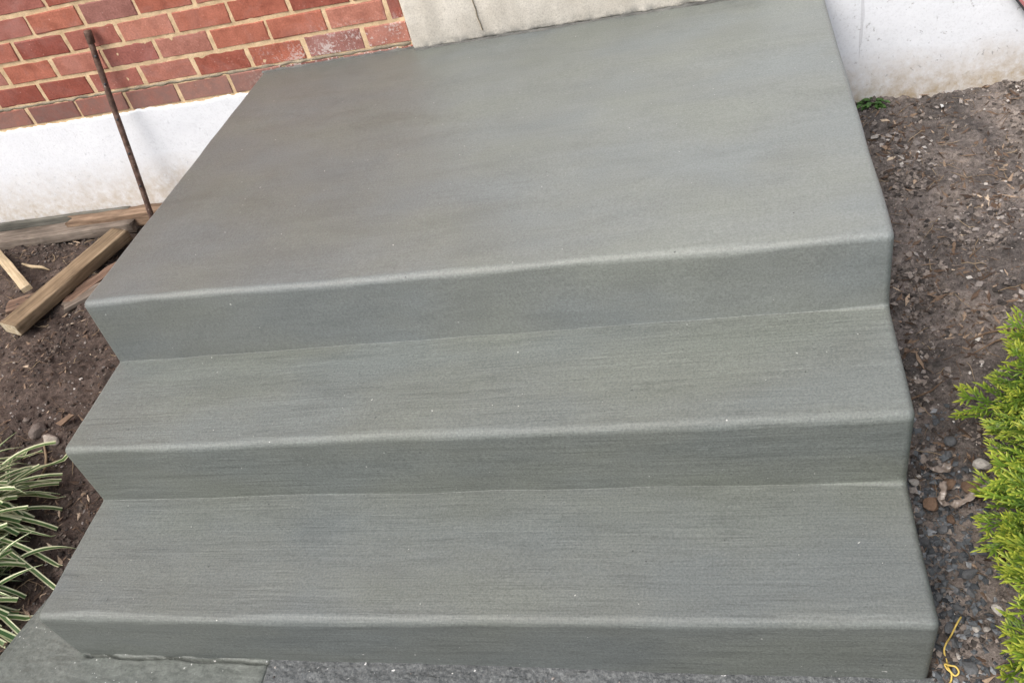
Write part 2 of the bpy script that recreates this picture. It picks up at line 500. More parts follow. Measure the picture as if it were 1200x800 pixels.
def mat_plain(name, colr, rough=0.6, nz=0.25, spec=0.4):
    t = NT(name)
    w = t.coord('World')
    c = t.mix(nz, colr, t.ramp(t.noise(w, 60, 4, 0.7), [(0.3, 0.5), (0.7, 1.3)]), 'MULTIPLY')
    return t.out(c, rough, t.bump(t.noise(w, 200, 3, 0.6), 0.3, 0.001), spec)
MAT['string'] = mat_plain('yellow_string', (0.66, 0.49, 0.13), 0.6)
MAT['door'] = mat_plain('white_door_paint', (0.78, 0.79, 0.80), 0.4, 0.1)
MAT['brass'] = mat_plain('handle_metal', (0.35, 0.30, 0.2), 0.3, 0.1)
MAT['dark'] = mat_plain('dark_edge', (0.05, 0.05, 0.055), 0.6)
MAT['redpaint'] = mat_plain('red_stripe', (0.5, 0.2, 0.2), 0.55)
MAT['film'] = mat_plain('dirty_plastic_tape', (0.24, 0.20, 0.17), 0.18, 0.8, 0.7)
MAT['dryleaf'] = mat_plain('dry_leaf', (0.42, 0.23, 0.11), 0.7, 0.5)
MAT['debris'] = mat_plain('pale_debris', (0.62, 0.63, 0.62), 0.6, 0.4)
MAT['shrubbark'] = mat_plain('shrub_bark', (0.20, 0.085, 0.05), 0.8, 0.6)

# ------------------------------------------------------------------ ground sheet
W = 1.7317
def zground(x, y):
    zl = -0.48 + 0.035 * min(y, 0)
    zr = -0.386 + 0.10 * min(y, 0)
    t = min(max((x - 0.6) / 0.6, 0), 1)
    z = zl * (1 - t) + zr * t
    if y < -2:                                    # level out in front
        z = max(z, -0.58)
        z = z + (-0.57 - z) * min((-2 - y) / 1.5, 1)
    return z
def zrelief(x, y):
    z = zground(x, y)
    d = min(abs(x + 3), 1)
    z += 0.012 * fbm(x * 3.1, y * 3.1, 1.3, 4) + 0.012 * fbm(x * 15, y * 15, 5.1, 3) + 0.0095 * fbm(x * 50, y * 50, 9.7, 3)
    # the walkway is let into the soil
    if -0.17 < x < 1.74 and y < -1.60:
        z = min(z, -0.60)
    return z

def axis(parts):
    a = []
    for x0, x1, n in parts:
        a += [x0 + (x1 - x0) * k / n for k in range(n)]
    a.append(parts[-1][1])
    return a
gx = axis([(-60, -6, 8), (-6, -1.7, 40), (-1.7, 0.05, 200), (0.05, 1.68, 12), (1.68, 2.75, 120), (2.75, 7, 40), (7, 60, 8)])
gy = axis([(-60, -6, 8), (-6, -2.2, 34), (-2.2, 0.06, 260), (0.06, 60, 10)])
gv = [(x, y, zrelief(x, y)) for y in gy for x in gx]
nx = len(gx)
gf = [(j * nx + i, j * nx + i + 1, (j + 1) * nx + i + 1, (j + 1) * nx + i) for j in range(len(gy) - 1) for i in range(nx - 1)]
ground = obj('ground', mesh('ground', gv, gf, MAT['soil'], True))
ground['kind'] = 'structure'

# ------------------------------------------------------------------ walkway at the foot of the steps
def zwalk(x):
    return -0.516 - 0.023 * x
def sheet(name, outline, mat, rough_amp, seed, z_off=0.0, thick=0.09, step=0.008, groove=False):
    """flat slab with uneven top; outline(x) gives y range"""
    x0, x1, yfun = outline
    n = max(2, int((x1 - x0) / step)); m = 210
    v = []; f = []
    for i in range(n + 1):
        x = x0 + (x1 - x0) * i / n
        ya, yb = yfun(x)
        for j in range(m + 1):
            s = j / m
            y = yb + (-2.02 - yb) * (s / .8) if s < .8 else -2.02 + (ya + 2.02) * (s - .8) / .2
            e = 0.004 * noise.noise(Vector((x * 60, y * 30, seed))) if j in (0,) else 0
            z = zwalk(x) + z_off + rough_amp * (fbm(x * 22, y * 22, seed, 3) + 0.6 * fbm(x * 75, y * 75, seed + 4, 2))
            if groove and 0.03 < x < 0.475:                     # broken joint along the foot of the riser
                g0 = -1.7625 - 0.006 * fbm(x * 10, 2.0, 0, 4)
                wd = 0.0022 + 0.005 * max(0, fbm(x * 14, 5.0, 0, 3))
                z -= 0.016 * max(0, 1 - abs(y - g0) / (wd + .0015)) ** .6 if abs(y - g0) < wd + .0015 else 0
            v.append((x + (e if i in (0, n) else 0), y + e, z))
    k = m + 1
    for i in range(n):
        for j in range(m):
            f.append((i * k + j, i * k + j + 1, (i + 1) * k + j + 1, (i + 1) * k + j))
    rim = [i * k for i in range(n + 1)] + [n * k + j for j in range(1, m + 1)] + [i * k + m for i in range(n - 1, -1, -1)] + [j for j in range(m - 1, 0, -1)]
    b = len(v)
    for q in rim:
        v.append((v[q][0], v[q][1], v[q][2] - thick))
    for a in range(len(rim)):
        c = (a + 1) % len(rim)
        f.append((rim[a], rim[c], b + c, b + a))
    return mesh(name, v, f, mat, True)
def left_edge(y):
    return -0.165 - 0.22 * (-1.679 - y)
def patch_back(x):
    return (-4.2, -1.60 + (x + 0.15) * 4 if x < -0.15 else -1.60)
pm = sheet('path_edge', (-0.19, 0.4705, patch_back), MAT['patch'], 0.0020, 2.0, groove=True)
patch = obj('path', pm); patch['kind'] = 'structure'
patch['label'] = 'rough grey trowelled concrete strip below the left end of the bottom step'
am = sheet('path', (0.4725, 1.745, lambda x: (-4.2, -1.740)), MAT['asphalt'], 0.0045, 6.0, -0.001)
asph = obj('path', am); asph['kind'] = 'structure'
asph['label'] = 'dark gritty walkway in front of the bottom step'

# ------------------------------------------------------------------ concrete steps
LP = [(0.014, 0.0), (-1.186, 0.004), (-1.194, -0.174), (-1.468, -0.180), (-1.470, -0.350), (-1.767, -0.362), (-1.752, -0.60)]
RP = [(0.014, -0.004), (-1.218, 0.013), (-1.214, -0.156), (-1.482, -0.168), (-1.467, -0.362), (-1.756, -0.358), (-1.742, -0.60)]
def corner_lerp(i, s):
    a, b = LP[i], RP[i]
    return Vector((a[0] + (b[0] - a[0]) * s, a[1] + (b[1] - a[1]) * s))
def profile(s):
    """rounded profile at station s (0 left .. 1 right): list of (y,z) in three runs"""
    P = [corner_lerp(i, s) for i in range(7)]
    x = s * W
    for i in range(1, 7):
        P[i] += Vector((0.0045 * fbm(x * 2.3, i * 7.1, 0, 4), 0.004 * fbm(x * 2.0, i * 3.7, 5, 4)))
    flare = max(0.0, (s - 0.88) / 0.12) ** 2
    def arc(i, r, n):
        a = (P[i - 1] - P[i]).normalized(); b = (P[i + 1] - P[i]).normalized()
        ang = a.angle(b); d = r / math.tan(ang / 2)
        c = P[i] + (a + b).normalized() * (r / math.sin(ang / 2))
        p0 = P[i] + a * d - c; p1 = P[i] + b * d - c
        th0 = math.atan2(p0.y, p0.x); th1 = math.atan2(p1.y, p1.x)
        dt = (th1 - th0 + math.pi) % (2 * math.pi) - math.pi
        return [c + Vector((math.cos(th0 + dt * k / n), math.sin(th0 + dt * k / n))) * r for k in range(n + 1)]
    def seg(a, b, n):
        return [a + (b - a) * k / n for k in range(1, n)]
    rn = 0.017
    runs = []
    start = P[0]
    rf = 0.0010 + 0.012 * flare
    prev = [start]
    for k, (nose, foot) in enumerate(((1, 2), (3, 4), (5, 6))):
        A = arc(nose, rn + 0.007 * fbm(x * 4, nose * 3.0, 1, 4), 8)
        run = list(prev) + seg(prev[-1], A[0], 26 if k == 0 else 12) + A
        if foot < 6:
            B = arc(foot, rf, 6)
            run += seg(A[-1], B[0], 8) + B[:4]
            prev = B[3:]
        else:
            run += seg(A[-1], P[6], 10) + [P[6]]
        runs.append(run)
    return runs
stations = []
ER = 0.014
for k in range(6):
    a = math.pi / 2 * k / 5
    stations.append((ER * (1 - math.cos(a)), ER * (1 - math.sin(a))))
NS = 90
for k in range(1, NS):
    stations.append((ER + (W - 2 * ER) * k / NS, 0.0))
for k in range(5, -1, -1):
    a = math.pi / 2 * k / 5
    stations.append((W - ER * (1 - math.cos(a)), ER * (1 - math.sin(a))))
allruns = []
for x, ins in stations:
    runs = profile(x / W)
    flat = [q for r in runs for q in r]
    out = []
    for r in runs:
        rr = []
        for j, q in enumerate(r):
            # inward normal from neighbours over the whole profile
            a = r[max(j - 1, 0)]; b = r[min(j + 1, len(r) - 1)]
            t = (b - a).normalized()
            nrm = Vector((t.y, -t.x))          # points down / back, into the solid
            if nrm.y > 0 and abs(nrm.y) > abs(nrm.x): nrm = -nrm
            if abs(nrm.x) >= abs(nrm.y) and nrm.x < 0: nrm = -nrm
            xw = x + 0.0022 * noise.noise(Vector((q.x * 6, q.y * 6, 0 if x < 0.8 else 9))) * (1 if (x < 0.1 or x > W - 0.1) else 0)
            jig = 0.0020 * fbm(x * 5, q.x * 6 + q.y * 6, 3.0, 4)
            y, z = q.x + nrm.x * ins, q.y + nrm.y * ins
            rr.append((xw, y, z + (jig if j > 0 else 0)))
        out.append(rr)
    # shared boundary points between runs
    out[1][0] = out[0][-1]; out[2][0] = out[1][-1]
    allruns.append(out)
# vertex normals of the whole lofted surface, shared by the three parts
gnorm = []
flatall = []
for out in allruns:
    flatall.append([Vector(q) for q in out[0]] + [Vector(q) for q in out[1][1:]] + [Vector(q) for q in out[2][1:]])
for i in range(len(flatall)):
    a = flatall[max(i - 1, 0)]; b = flatall[min(i + 1, len(flatall) - 1)]
    row = []
    m_ = len(a)
    for j in range(m_):
        tx = b[j] - a[j]
        ty = flatall[i][min(j + 1, m_ - 1)] - flatall[i][max(j - 1, 0)]
        nn_ = ty.cross(tx)
        if nn_.length < 1e-9: nn_ = Vector((0, -1, 1))
        nn_.normalize()
        if nn_.z - nn_.y < 0: nn_ = -nn_
        row.append(nn_)
    l0, l1, l2 = (len(q) for q in allruns[i])
    gnorm.append([row[:l0], row[l0 - 1:l0 - 1 + l1], row[l0 + l1 - 2:]])
steps = empty('concrete_steps', (W / 2, -0.9, -0.55))
tag(steps, 'freshly finished grey concrete front steps with landing and two lower steps against the brick house', 'steps')
for k, (nm, mt) in enumerate((('landing', 'landing'), ('step', 'concrete'), ('step', 'concrete_bottom'))):
    v = []; f = []
    for out in allruns:
        r = out[k]
        ring = r + [(r[-1][0], r[-1][1] + 0.004, -0.72), (r[0][0], r[0][1] - (0 if k else 0), -0.72)]
        v += ring
        n = len(ring)
    S = len(allruns)
    for i in range(S - 1):
        for j in range(n):
            j2 = (j + 1) % n
            f.append((i * n + j, i * n + j2, (i + 1) * n + j2, (i + 1) * n + j))
    f.append(tuple(range(n - 1, -1, -1)))
    f.append(tuple((S - 1) * n + j for j in range(n)))
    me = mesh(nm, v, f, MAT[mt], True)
    me.update()
    pn = [Vector(p.normal) for p in me.polygons]
    ln = []
    for p in me.polygons:
        for vi in p.vertices:
            i_, j_ = divmod(vi, n)
            if p.index >= len(f) - 2 or j_ >= n - 2 or max(q % n for q in p.vertices) >= n - 2:
                ln.append(pn[p.index])
            else:
                ln.append(gnorm[i_][k][j_])
    me.normals_split_custom_set([tuple(q) for q in ln])
    o = obj(nm, me, None)
    o.parent = steps
    o.matrix_parent_inverse = Matrix.Translation(-Vector(steps.location))
steps_label = {0: 'wide flat landing with rounded nosing', 1: 'upper tread below the landing', 2: 'bottom tread nearest the viewer'}
for k, ch in enumerate(steps.children):
    ch['label'] = steps_label[k]

# ------------------------------------------------------------------ brick house
house = empty('brick_house', (0, 0.0, -0.45))
tag(house, 'red brick house wall with buff mortar above a white painted foundation', 'house')
def hp(o):
    o.parent = house
    o.matrix_parent_inverse = Matrix.Translation(-Vector(house.location))
    return o
PX, PZ, X0, Z0 = 0.2032, 0.07547, -0.8375, 0.0153
BL, BH, BD = 0.1905, 0.0635, 0.09
def brick_mesh(seed):
    rnd = random.Random(seed)
    L, H, D, b = BL / 2, BH / 2, BD, 0.0022
    # front face chamfered, slightly uneven arrises
    def j(a): return rnd.uniform(-a, a) * 1.8
    v = []
    for (sx, sz) in ((-1, -1), (1, -1), (1, 1), (-1, 1)):
        v.append((sx * (L - b) + j(.0012), 0 + j(.0006), sz * (H - b) + j(.0010)))
    for (sx, sz) in ((-1, -1), (1, -1), (1, 1), (-1, 1)):
        v.append((sx * L + j(.0012), b + 0.0006, sz * H + j(.0010)))
    for (sx, sz) in ((-1, -1), (1, -1), (1, 1), (-1, 1)):
        v.append((sx * L, D, sz * H))
    f = [(0, 1, 2, 3)]
    for a in (0, 4):
        for k in range(4):
            q = (k + 1) % 4
            f.append((a + k, a + 4 + k, a + 4 + q, a + q))
    f.append((11, 10, 9, 8))
    return mesh('brick', v, f, MAT['brick'])
bmeshes = [brick_mesh(s) for s in range(8)]
rnd = random.Random(3)
SILL_X0, SILL_X1 = 0.533, 1.56
def bricks(xa, xb, n0, n1):
    for n in range(n0, n1):
        off = X0 + (PX / 2 if n % 2 else 0) + PX / 2
        k0 = math.ceil((xa - off - PX / 2) / PX) - 1
        k = k0
        while True:
            cx = off + k * PX
            k += 1
            if cx + BL / 2 < xa: continue
            if cx - BL / 2 > xb - 0.03: break
            yield n, cx
wall_bricks = [(n, cx) for n, cx in bricks(-2.05, SILL_X0, -1, 18)]
for n, cx in wall_bricks:
    l, r_ = cx - BL / 2, cx + BL / 2
    sx = 1.0
    if r_ > SILL_X0 - 0.012:
        r_ = SILL_X0 - 0.006
        sx = (r_ - l) / BL
        if sx < 0.12: continue
    o = bpy.data.objects.new('brick', rnd.choice(bmeshes))
    link(o)
    o.location = ((l + r_) / 2 + rnd.uniform(-.002, .002), rnd.uniform(-.0016, .0012), Z0 + (n + .5) * PZ + rnd.uniform(-.0014, .0014))
    o.scale = (sx * rnd.uniform(0.985, 1.004), 1, rnd.uniform(.97, 1.01))
    o.rotation_euler = (rnd.uniform(-.006, .006), rnd.uniform(-.007, .007), rnd.uniform(-.006, .006))
    hp(o)
# bricks out of the picture: one joined part
mb = MB()
SIDE_X1 = 2.75
rest = [(n, cx) for n, cx in bricks(-2.05, SILL_X0, 18, 40)] + [(n, cx) for n, cx in bricks(SIDE_X1 + .1, 4.4, -1, 40)] + [(n, cx) for n, cx in bricks(SILL_X1 + .1, SIDE_X1 + .1, 31, 40)] + [(n, cx) for n, cx in bricks(-5.2, -2.16, -1, 40)] + [(n, cx) for n, cx in bricks(SILL_X0, SILL_X1 + 0.1, 31, 40)]
for n, cx in rest:
    z = Z0 + (n + .5) * PZ
    l, r_ = cx - BL / 2, cx + BL / 2
    if l < SILL_X1 < r_ and n < 31: l = SILL_X1
    mb.add(box_v(l, r_, rnd.uniform(-.001, .001), BD, z - BH / 2, z + BH / 2), BOXF)
o = hp(obj('brick', mb.build('brick', MAT['brick']))); o['kind'] = 'stuff'
# mortar backing: set 4 mm behind the brick faces, an opening for the door
mb = MB()
ZT = Z0 + 40 * PZ
def grid_wall(xa, xb, za, zb, yf, yb, nxx, nzz, amp):
    v = []; f = []
    for i in range(nxx + 1):
        for j in range(nzz + 1):
            x = xa + (xb - xa) * i / nxx; z = za + (zb - za) * j / nzz
            v.append((x, yf + amp * noise.noise(Vector((x * 40, z * 40, 2.2))), z))
    for i in range(nxx):
        for j in range(nzz):
            a = i * (nzz + 1) + j
            f.append((a, a + nzz + 1, a + nzz + 2, a + 1))
    return v, f
mb.add(*grid_wall(-2.05, SILL_X0 - 0.003, -0.10, 0.6, 0.0028, .2, 420, 120, 0.0022))
for bx in ((-5.2, -2.05, 0.004, .2, -.10, ZT), (-2.05, SILL_X0 - 0.003, 0.012, .2, -.10, ZT), (SIDE_X1, 4.4, 0.004, .2, -.10, ZT), (SILL_X1, SIDE_X1, 0.03, .2, -.10, ZT), (SILL_X0 - 0.003, SILL_X1, .03, .2, 2.37, ZT), (SILL_X0 - .003, SILL_X1, .05, .2, -.10, 0.0)):
    mb.add(box_v(*bx), BOXF)
hp(obj('wall', mb.build('wall', MAT['mortar'])))
# grey cement smeared in the bed joint level with the landing
def smear(x0, x1, zc, h, y, seed, amp):
    v = []; f = []
    n = int((x1 - x0) / 0.008)
    for i in range(n + 1):
        x = x0 + (x1 - x0) * i / n
        a = h * (0.5 + amp * noise.noise(Vector((x * 25, seed, 0)))); b = h * (0.5 + amp * noise.noise(Vector((x * 33, seed, 4))))
        yy = y + 0.0012 * noise.noise(Vector((x * 30, seed, 9)))
        v += [(x, y + .01, zc - b), (x, yy, zc - b * .6), (x, yy, zc + a * .6), (x, y + .01, zc + a)]
    for i in range(n):
        for j in range(3):
            f.append((i * 4 + j, i * 4 + 4 + j, i * 4 + 5 + j, i * 4 + 1 + j))
    return mesh('mortar_joint', v, f, MAT['cement'], True)
o = hp(obj('mortar_joint', smear(-2.05, SILL_X0 - .01, Z0 - 0.001, 0.014, 0.0012, 1.0, 0.9)))
o['label'] = 'grey cement-smeared joint level with the landing'
# white foundation with ragged brushed top edge
def foundation(x0, x1, ztop, seed):
    n = int((x1 - x0) / 0.006); m = 26
    v = []; f = []
    for i in range(n + 1):
        x = x0 + (x1 - x0) * i / n
        zt = ztop + 0.009 * fbm(x * 5, seed, 0, 3) + 0.006 * fbm(x * 40, seed, 2, 4)
        for j in range(m + 1):
            s = j / m
            z = -0.75 + (zt + 0.75) * (1 - (1 - s) ** 1.6)
            y = -0.0028 + 0.0014 * fbm(x * 5, z * 5, seed, 3) + (0.0016 if j == m else 0)
            v.append((x, y, z))
        v.append((x, 0.06, zt)); 
    k = m + 2
    for i in range(n):
        for j in range(k - 1):
            f.append((i * k + j, (i + 1) * k + j, (i + 1) * k + j + 1, i * k + j + 1))
    return mesh('foundation', v, f, MAT['white'], True)
hp(obj('foundation', foundation(-5.2, 0.10, -0.062, 1.0)))['label'] = 'white painted foundation left of the landing'
hp(obj('foundation', foundation(1.60, 4.4, -0.045, 7.0)))['label'] = 'white painted foundation with soil stains right of the landing'
# door sill (worn cast stone block)
def worn_block(name, x0, x1, y0, y1, z0, z1, mat, nx_=80, rad=0.008, amp=0.0025, chip=0.0):
    sec = []
    def cor(cy, cz, a0):
        for k in range(5):
            a = a0 + math.pi / 2 * k / 4
            sec.append((cy + rad * math.cos(a), cz + rad * math.sin(a)))
    cor(y0 + rad, z0 + rad, math.pi); sec_mid = None
    cor(y1 - rad, z0 + rad, 1.5 * math.pi)
    cor(y1 - rad, z1 - rad, 0)
    cor(y0 + rad, z1 - rad, .5 * math.pi)
    st = [(x0 + rad * (1 - math.cos(math.pi / 2 * k / 3)), 1 - math.sin(math.pi / 2 * k / 3)) for k in range(4)]
    st += [(x0 + rad + (x1 - x0 - 2 * rad) * k / nx_, 0) for k in range(1, nx_)]
    st += [(x1 - rad * (1 - math.cos(math.pi / 2 * k / 3)), 1 - math.sin(math.pi / 2 * k / 3)) for k in range(3, -1, -1)]
    cy, cz = (y0 + y1) / 2, (z0 + z1) / 2
    v = []; f = []
    for x, ins in st:
        for (y, z) in sec:
            dy, dz = cy - y, cz - z
            yy = y + (rad * ins * (1 if dy > 0 else -1)); zz = z + rad * ins * (1 if dz > 0 else -1)
            w = amp * fbm(x * 30, yy * 40, zz * 40 + 3, 3) + chip * min(0, fbm(x * 11, yy * 12, zz * 12, 3) + .3)
            v.append((x + (w if ins > .5 else 0), yy + w * (1 if dy < 0 else -1), zz + w * (1 if dz < 0 else -1)))
    k = len(sec)
    for i in range(len(st) - 1):
        for j in range(k):
            f.append((i * k + j, i * k + (j + 1) % k, (i + 1) * k + (j + 1) % k, (i + 1) * k + j))
    f.append(tuple(range(k - 1, -1, -1))); f.append(tuple((len(st) - 1) * k + j for j in range(k)))
    return mesh(name, v, f, mat, True)
sill = hp(obj('door_sill', worn_block('door_sill', SILL_X0, SILL_X1, -0.022, 0.10, -0.001, 0.175, MAT['sill'], 90, 0.010, 0.003)))
sill['label'] = 'pale cast stone door sill with hairline crack'
# hairline crack of the sill: a thin dark sliver set in the face
mb = MB()
pts = [(0.752, 0.172), (0.753, 0.14), (0.757, 0.115), (0.760, 0.09), (0.7585, 0.07), (0.763, 0.045), (0.764, 0.026)]
for (xa, za), (xb, zb) in zip(pts, pts[1:]):
    w = 0.0011
    mb.add([(xa - w, -0.0256, za), (xa + w, -0.0256, za), (xb + w, -0.0256, zb), (xb - w, -0.0256, zb),
            (xa - w, -0.015, za), (xa + w, -0.015, za), (xb + w, -0.015, zb), (xb - w, -0.015, zb)],
           [(0, 3, 2, 1), (0, 1, 5, 4), (2, 3, 7, 6), (1, 2, 6, 5), (3, 0, 4, 7)])
crk = obj('crack', mb.build('crack', MAT['cement'])); crk.parent = sill
crk.matrix_parent_inverse = sill.matrix_world.inverted()
# ragged cement bead where landing meets the sill and wall
v = []; f = []
n = 260
for i in range(n + 1):
    x = 0.0 + (W + 0.02) * i / n
    yb = -0.0235 if x > SILL_X0 else -0.002
    if x > SILL_X1: yb = -0.004
    h = 0.002 + 0.0035 * abs(fbm(x * 26, 3.3, 0, 3)) * 2
    d = 0.002 + 0.004 * abs(fbm(x * 19, 8.3, 0, 3)) * 2
    zl = -0.0035 * x / W + 0.001
    v += [(x, yb + .006, zl + h), (x, yb - .0015, zl + h * .75), (x, yb - d * .6, zl + h * .3), (x, yb - d, zl - .002)]
for i in range(n):
    for j in range(3):
        f.append((i * 4 + j, i * 4 + j + 1, i * 4 + 5 + j, i * 4 + 4 + j))
bead = obj('cement_bead', mesh('cement_bead', v, f, MAT['beadm'], True)); bead.parent = steps
bead.matrix_parent_inverse = Matrix.Translation(-Vector(steps.location))
# door above the sill (out of the picture, its pale reflection falls on the damp landing)
door = hp(obj('door', None if False else mesh('door', *(lambda m: (m.v, m.f))((lambda m: (m.add(box_v(0.64, 1.50, 0.045, 0.09, 0.185, 2.26), BOXF), m)[1])(MB())), MAT['door'])))
def dchild(name, bx, mat):
    c = obj(name, mesh(name, box_v(*bx), BOXF, mat)); c.parent = door; c.matrix_parent_inverse = Matrix.Identity(4)
    return c
for (xa, xb) in ((0.72, 1.03), (1.11, 1.42)):
    for (za, zb) in ((0.33, 0.95), (1.12, 2.1)):
        dchild('panel', (xa, xb, 0.037, 0.0448, za, zb), MAT['door'])
mb = MB(); mb.tube([(0.70, 0.045, 1.06), (0.70, 0.0, 1.06), (0.70, -.012, 1.06)], [0.012, 0.012, 0.026], 12)
c = obj('handle', mb.build('handle', MAT['brass'], True)); c.parent = door
mb = MB()
for bx in ((SILL_X0 + .01, 0.635, 0.01, 0.12, 0.176, 2.36), (1.505, SILL_X1 - .003, 0.01, 0.12, 0.176, 2.36), (0.635, 1.505, 0.012, 0.12, 2.265, 2.36)):
    mb.add(box_v(*bx), BOXF)
hp(obj('door_frame', mb.build('door_frame', MAT['door'])))
for k in range(14):                            # unseen white boarding, added to give the landing a pale reflection
    mb = MB(); z0_ = -0.03 + k * 0.171
    mb.add([(SILL_X1 + .002, 0.004, z0_), (SIDE_X1 - .004, 0.004, z0_), (SIDE_X1 - .004, 0.028, z0_), (SILL_X1 + .002, 0.028, z0_),
            (SILL_X1 + .002, 0.016, z0_ + .170), (SIDE_X1 - .004, 0.016, z0_ + .170), (SIDE_X1 - .004, 0.028, z0_ + .170), (SILL_X1 + .002, 0.028, z0_ + .170)], BOXF)
    hp(obj('added_siding', mb.build('added_siding', MAT['door'])))

# ------------------------------------------------------------------ timber and stake on the left
def plank(name, L, w, h, mat, seed, break0=0.0, break1=0.0, amp=0.0015, endmat=None):
    """board along local X, from 0..L, width w (Y), thickness h (Z up from 0); worn and optionally splintered ends"""
    nn = 36; sec = []
    r = min(w, h) * 0.10
    for (cy, cz, a0) in ((-w / 2 + r, r, math.pi), (w / 2 - r, r, 1.5 * math.pi), (w / 2 - r, h - r, 0), (-w / 2 + r, h - r, .5 * math.pi)):
        for k in range(3):
            a = a0 + math.pi / 2 * k / 2
            sec.append((cy + r * math.cos(a), cz + r * math.sin(a)))
    # subdivide long top and bottom runs
    full = []
    for i, (y, z) in enumerate(sec):
        full.append((y, z))
        y2, z2 = sec[(i + 1) % len(sec)]
        d = math.hypot(y2 - y, z2 - z)
        m = int(d / 0.012)
        for k in range(1, m):
            full.append((y + (y2 - y) * k / m, z + (z2 - z) * k / m))
    v = []; f = []
    for i in range(nn + 1):
        s = i / nn
        for (y, z) in full:
            b0 = break0 * (0.5 + 0.5 * noise.noise(Vector((y * 55, z * 55, seed)))) * 1.0
            b1 = break1 * (0.5 + 0.5 * noise.noise(Vector((y * 55, z * 55, seed + 5)))) * 1.0
            x = b0 + (L - b0 - b1) * s
            a = amp * fbm(x * 12, y * 40, z * 40 + seed, 3)
            v.append((x, y + a, z + a * .8))
    k = len(full)
    for i in range(nn):
        for j in range(k):
            f.append((i * k + j, i * k + (j + 1) % k, (i + 1) * k + (j + 1) % k, (i + 1) * k + j))
    e0 = len(f)
    f.append(tuple(range(k - 1, -1, -1))); f.append(tuple(nn * k + j for j in range(k)))
    me = mesh(name, v, f, mat, True)
    if endmat:
        me.materials.append(endmat)
    for q in (e0, e0 + 1):
        me.polygons[q].use_smooth = False
        if endmat: me.polygons[q].material_index = 1
    return me
def place_plank(me, name, a, b, label, zoff=0.0, rollx=0.0, cat='plank', group='scrap timber beside the landing'):
    a, b = Vector(a), Vector(b)
    d = b - a
    rz = math.atan2(d.y, d.x); ry = -math.atan2(d.z, math.hypot(d.x, d.y))
    o = obj(name, me, None, a + Vector((0, 0, zoff)), Euler((rollx, ry, rz), 'XYZ'))
    return tag(o, label, cat, group)
ZB = -0.485
place_plank(plank('plank', 1.25, 0.085, 0.040, MAT['wood_grey'], 1.0, 0, 0.03), 'plank', (-1.95, -0.100, ZB - .004), (-0.70, -0.058, ZB),
            'long grey weathered plank lying in front of the others along the foundation')
place_plank(plank('plank', 0.95, 0.055, 0.060, MAT['wood_brown'], 2.0, 0.10, 0.03, 0.003), 'plank', (-1.06, -0.042, ZB + .002), (-0.10, -0.035, ZB + .004),
            'brown splintered plank squeezed between the foundation and the grey plank')
place_plank(plank('board', 1.35, 0.018, 0.065, MAT['wood_green'], 3.0), 'board', (-2.1, -0.022, ZB - .006), (-0.76, -0.018, ZB),
            'thin dark greenish board standing on edge against the white foundation', 0, 0, 'board')
# thick offcut lying diagonally on the soil
pc = plank('plank', 0.53, 0.088, 0.042, MAT['wood_tan'], 4.0, 0.004, 0.004, 0.001, MAT['endgrain'])
place_plank(pc, 'plank', (-0.895, -0.655, -0.482), (-0.722, -0.165, -0.468), 'thick tan timber offcut lying diagonally with a pale cut end', 0.0)
place_plank(plank('lath', 0.49, 0.034, 0.018, MAT['wood_pale'], 5.0), 'lath', (-1.30, -0.16, -0.475), (-0.900, -0.495, -0.438),
            'narrow pale lath whose end rests against the thick tan offcut', 0, 0, 'lath')
place_plank(plank('board', 0.36, 0.075, 0.012, MAT['bark'], 6.0, 0.02, 0.05, 0.003), 'board', (-1.035, -0.505, -0.490), (-0.70, -0.37, -0.486),
            'thin reddish brown board pinned under the thick tan offcut', 0, 0, 'board')
place_plank(plank('bark_strip', 0.34, 0.05, 0.018, MAT['bark'], 7.0, 0.05, 0.06, 0.005), 'bark_strip', (-0.79, -0.52, -0.492), (-0.60, -0.24, -0.486),
            'ragged strip of red brown bark between the tan offcut and the landing', 0, 0, 'bark')
place_plank(plank('board', 0.26, 0.055, 0.014, MAT['wood_grey'], 8.0, 0.06, 0.01, 0.002), 'board', (-0.79, -0.545, -0.492), (-0.60, -0.38, -0.484),
            'short pale grey scrap of board beside the left edge of the landing', 0, 0, 'board')
# steel stake leaning on the wall
top = Vector((-0.523, -0.021, 0.23)); mid = Vector((-0.598, -0.115, -0.405))
dirv = (mid - top).normalized()
bot = top + dirv * ((-0.52 - top.z) / dirv.z)
stake = empty('metal_stake', bot)
tag(stake, 'rusty steel stake leaning against the brick wall left of the landing', 'stake')
mb = MB()
Ls = (top - bot).length
ux = dirv.orthogonal().normalized()
pts = []; rad = []
for k in range(41):
    s = k / 40
    pts.append((top - bot) * s + Vector((0.002 * math.sin(s * 5), 0.0, 0)))
    rad.append(0.0102 + 0.0008 * noise.noise(Vector((s * 20, 0, 0))))
mb.tube(pts, rad, 12)
o = obj('shaft', mb.build('shaft', MAT['rust'], True), stake)
mb = MB()
u = -dirv
mb.tube([(top - bot) - u * 0.035, (top - bot) - u * 0.034, (top - bot) - u * 0.002, (top - bot) + u * 0.006], [0.0105, 0.0128, 0.0136, 0.0125], 12)
obj('head', mb.build('head', MAT['rust'], True), stake)
for s in (0.30, 0.46, 0.62, 0.78, 0.90):     # drilled nail holes with rims
    mb = MB()
    c = (top - bot) * s
    q = Vector((0.45, -0.85, 0.2)).normalized()
    mb.tube([c + q * 0.009, c + q * 0.0125], [0.0048, 0.0042], 10)
    obj('nail_hole', mb.build('nail_hole', MAT['dark'], True), stake)
